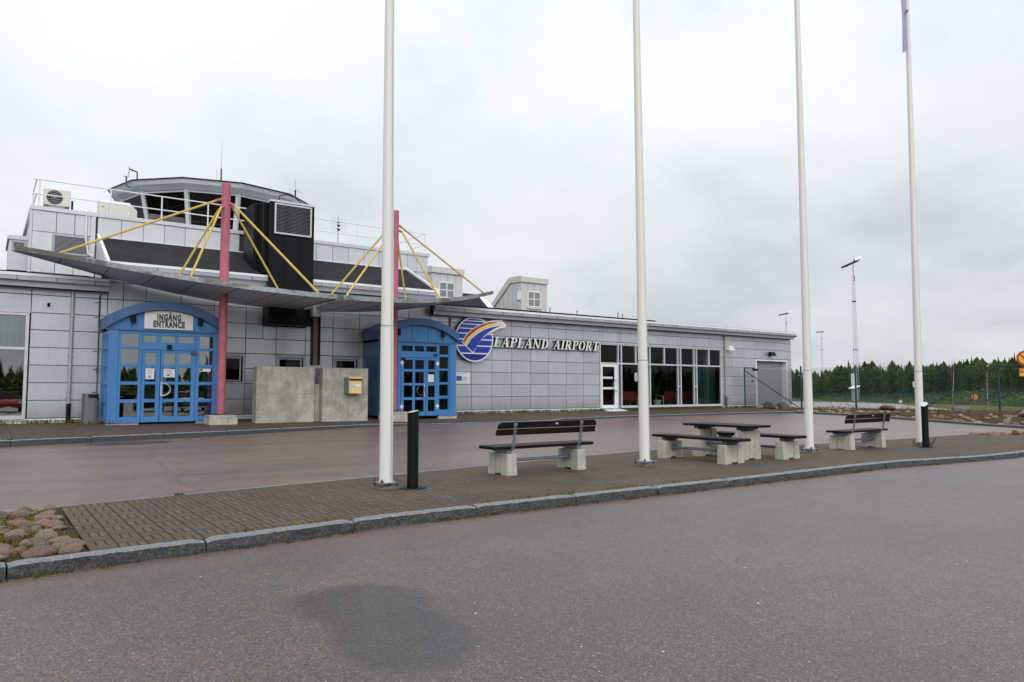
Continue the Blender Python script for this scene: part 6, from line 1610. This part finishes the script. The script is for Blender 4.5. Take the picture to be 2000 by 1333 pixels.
# ------------------------------------------------------------------ sky, light, camera
W = bpy.data.worlds.new('World'); SC.world = W; W.use_nodes = True; nt = W.node_tree; nt.nodes.clear()
N = lambda ty, **k: (lambda x: ([setattr(x, a, b) for a, b in k.items()], x)[1])(nt.nodes.new(ty))
LK = nt.links.new
def mth(op, a, b=0.0, c=None, clamp=False):
    x = N('ShaderNodeMath', operation=op, use_clamp=clamp)
    for i, v in enumerate((a, b, c)):
        if v is None: continue
        if hasattr(v, 'links'): LK(v, x.inputs[i])
        else: x.inputs[i].default_value = v
    return x.outputs[0]
SUN_EL, SUN_AZ = R(34), R(203)      # behind the camera, to the left, hidden by the overcast
out = N('ShaderNodeOutputWorld'); bg = N('ShaderNodeBackground'); LK(bg.outputs[0], out.inputs[0])
sky = N('ShaderNodeTexSky', sky_type='NISHITA'); sky.sun_disc = False; sky.sun_elevation = SUN_EL; sky.sun_rotation = SUN_AZ; sky.air_density = 1.0; sky.dust_density = 3
tc = N('ShaderNodeTexCoord'); sp_ = N('ShaderNodeSeparateXYZ'); LK(tc.outputs['Generated'], sp_.inputs[0]); X, Y, Z = sp_.outputs
zz = mth('ADD', mth('MAXIMUM', Z, 0.0), .30)
cmb = N('ShaderNodeCombineXYZ'); LK(mth('DIVIDE', X, zz), cmb.inputs[0]); LK(mth('DIVIDE', Y, zz), cmb.inputs[1])
def nz(scale, detail, rough, off, st=(1, 1, 1)):
    m = N('ShaderNodeMapping'); m.inputs['Location'].default_value = off; m.inputs['Scale'].default_value = st; LK(cmb.outputs[0], m.inputs[0])
    x = N('ShaderNodeTexNoise'); x.inputs['Scale'].default_value = scale; x.inputs['Detail'].default_value = detail; x.inputs['Roughness'].default_value = rough; x.inputs['Distortion'].default_value = .25; LK(m.outputs[0], x.inputs['Vector']); return x.outputs['Fac']
n1 = nz(1.1, 6, .52, (3.1, 1.7, 0)); n2 = nz(3.4, 5, .55, (7, 2, 0))
cl = mth('ADD', mth('MULTIPLY', n1, .75), mth('MULTIPLY', n2, .25))
ramp = N('ShaderNodeValToRGB'); LK(cl, ramp.inputs[0]); e = ramp.color_ramp.elements
e[0].position = .36; e[0].color = (.675, .715, .77, 1); e[1].position = .62; e[1].color = (.91, .94, .985, 1)
x_ = e.new(.48); x_.color = (.80, .84, .895, 1)
# broad brightness of the overcast dome: brighter overhead, duller at the horizon and to the right
el = mth('MAXIMUM', Z, 0.0)
dome = mth('ADD', mth('MULTIPLY_ADD', mth('POWER', el, 1.3), 1.05, .86), mth('MULTIPLY', mth('SUBTRACT', mth('MULTIPLY', Y, .5), mth('MULTIPLY', X, .62)), .09))
left = mth('MULTIPLY', mth('MAXIMUM', mth('SUBTRACT', mth('MULTIPLY', X, -1.0), -.12), 0.0), .25)
mul = N('ShaderNodeVectorMath', operation='SCALE'); LK(ramp.outputs[0], mul.inputs[0]); LK(mth('SUBTRACT', dome, left), mul.inputs['Scale'])
mxs = N('ShaderNodeMix', data_type='RGBA'); mxs.inputs[0].default_value = .06; LK(mul.outputs[0], mxs.inputs[6])
sks = N('ShaderNodeVectorMath', operation='SCALE'); LK(sky.outputs[0], sks.inputs[0]); sks.inputs['Scale'].default_value = .1; LK(sks.outputs[0], mxs.inputs[7])
LK(mxs.outputs[2], bg.inputs[0]); bg.inputs[1].default_value = 1.0
sl = bpy.data.lights.new('sun', 'SUN'); sl.energy = 1.35; sl.angle = R(55); sl.color = (1, .97, .93); so = bpy.data.objects.new('sun', sl); COL.objects.link(so)
dv = Vector((math.sin(SUN_AZ)*math.cos(SUN_EL), math.cos(SUN_AZ)*math.cos(SUN_EL), math.sin(SUN_EL))); so.rotation_euler = dv.to_track_quat('Z', 'Y').to_euler(); so.location = dv*60
cam = bpy.data.cameras.new('camera'); cam.sensor_width = 36; cam.lens = 1430/2000*36; cam.clip_end = 6000; cam.clip_start = .05
co = bpy.data.objects.new('camera', cam); COL.objects.link(co); co.location = (0, 0, .97); co.rotation_euler = (R(90+3.8207), 0, -R(35.865)); SC.camera = co
vs = SC.view_settings; vs.view_transform = 'Standard'; vs.look = 'None'; vs.exposure = 0; vs.gamma = 1; vs.use_curve_mapping = False
SC.cycles.max_bounces = 6; SC.cycles.transparent_max_bounces = 12; SC.cycles.use_denoising = True
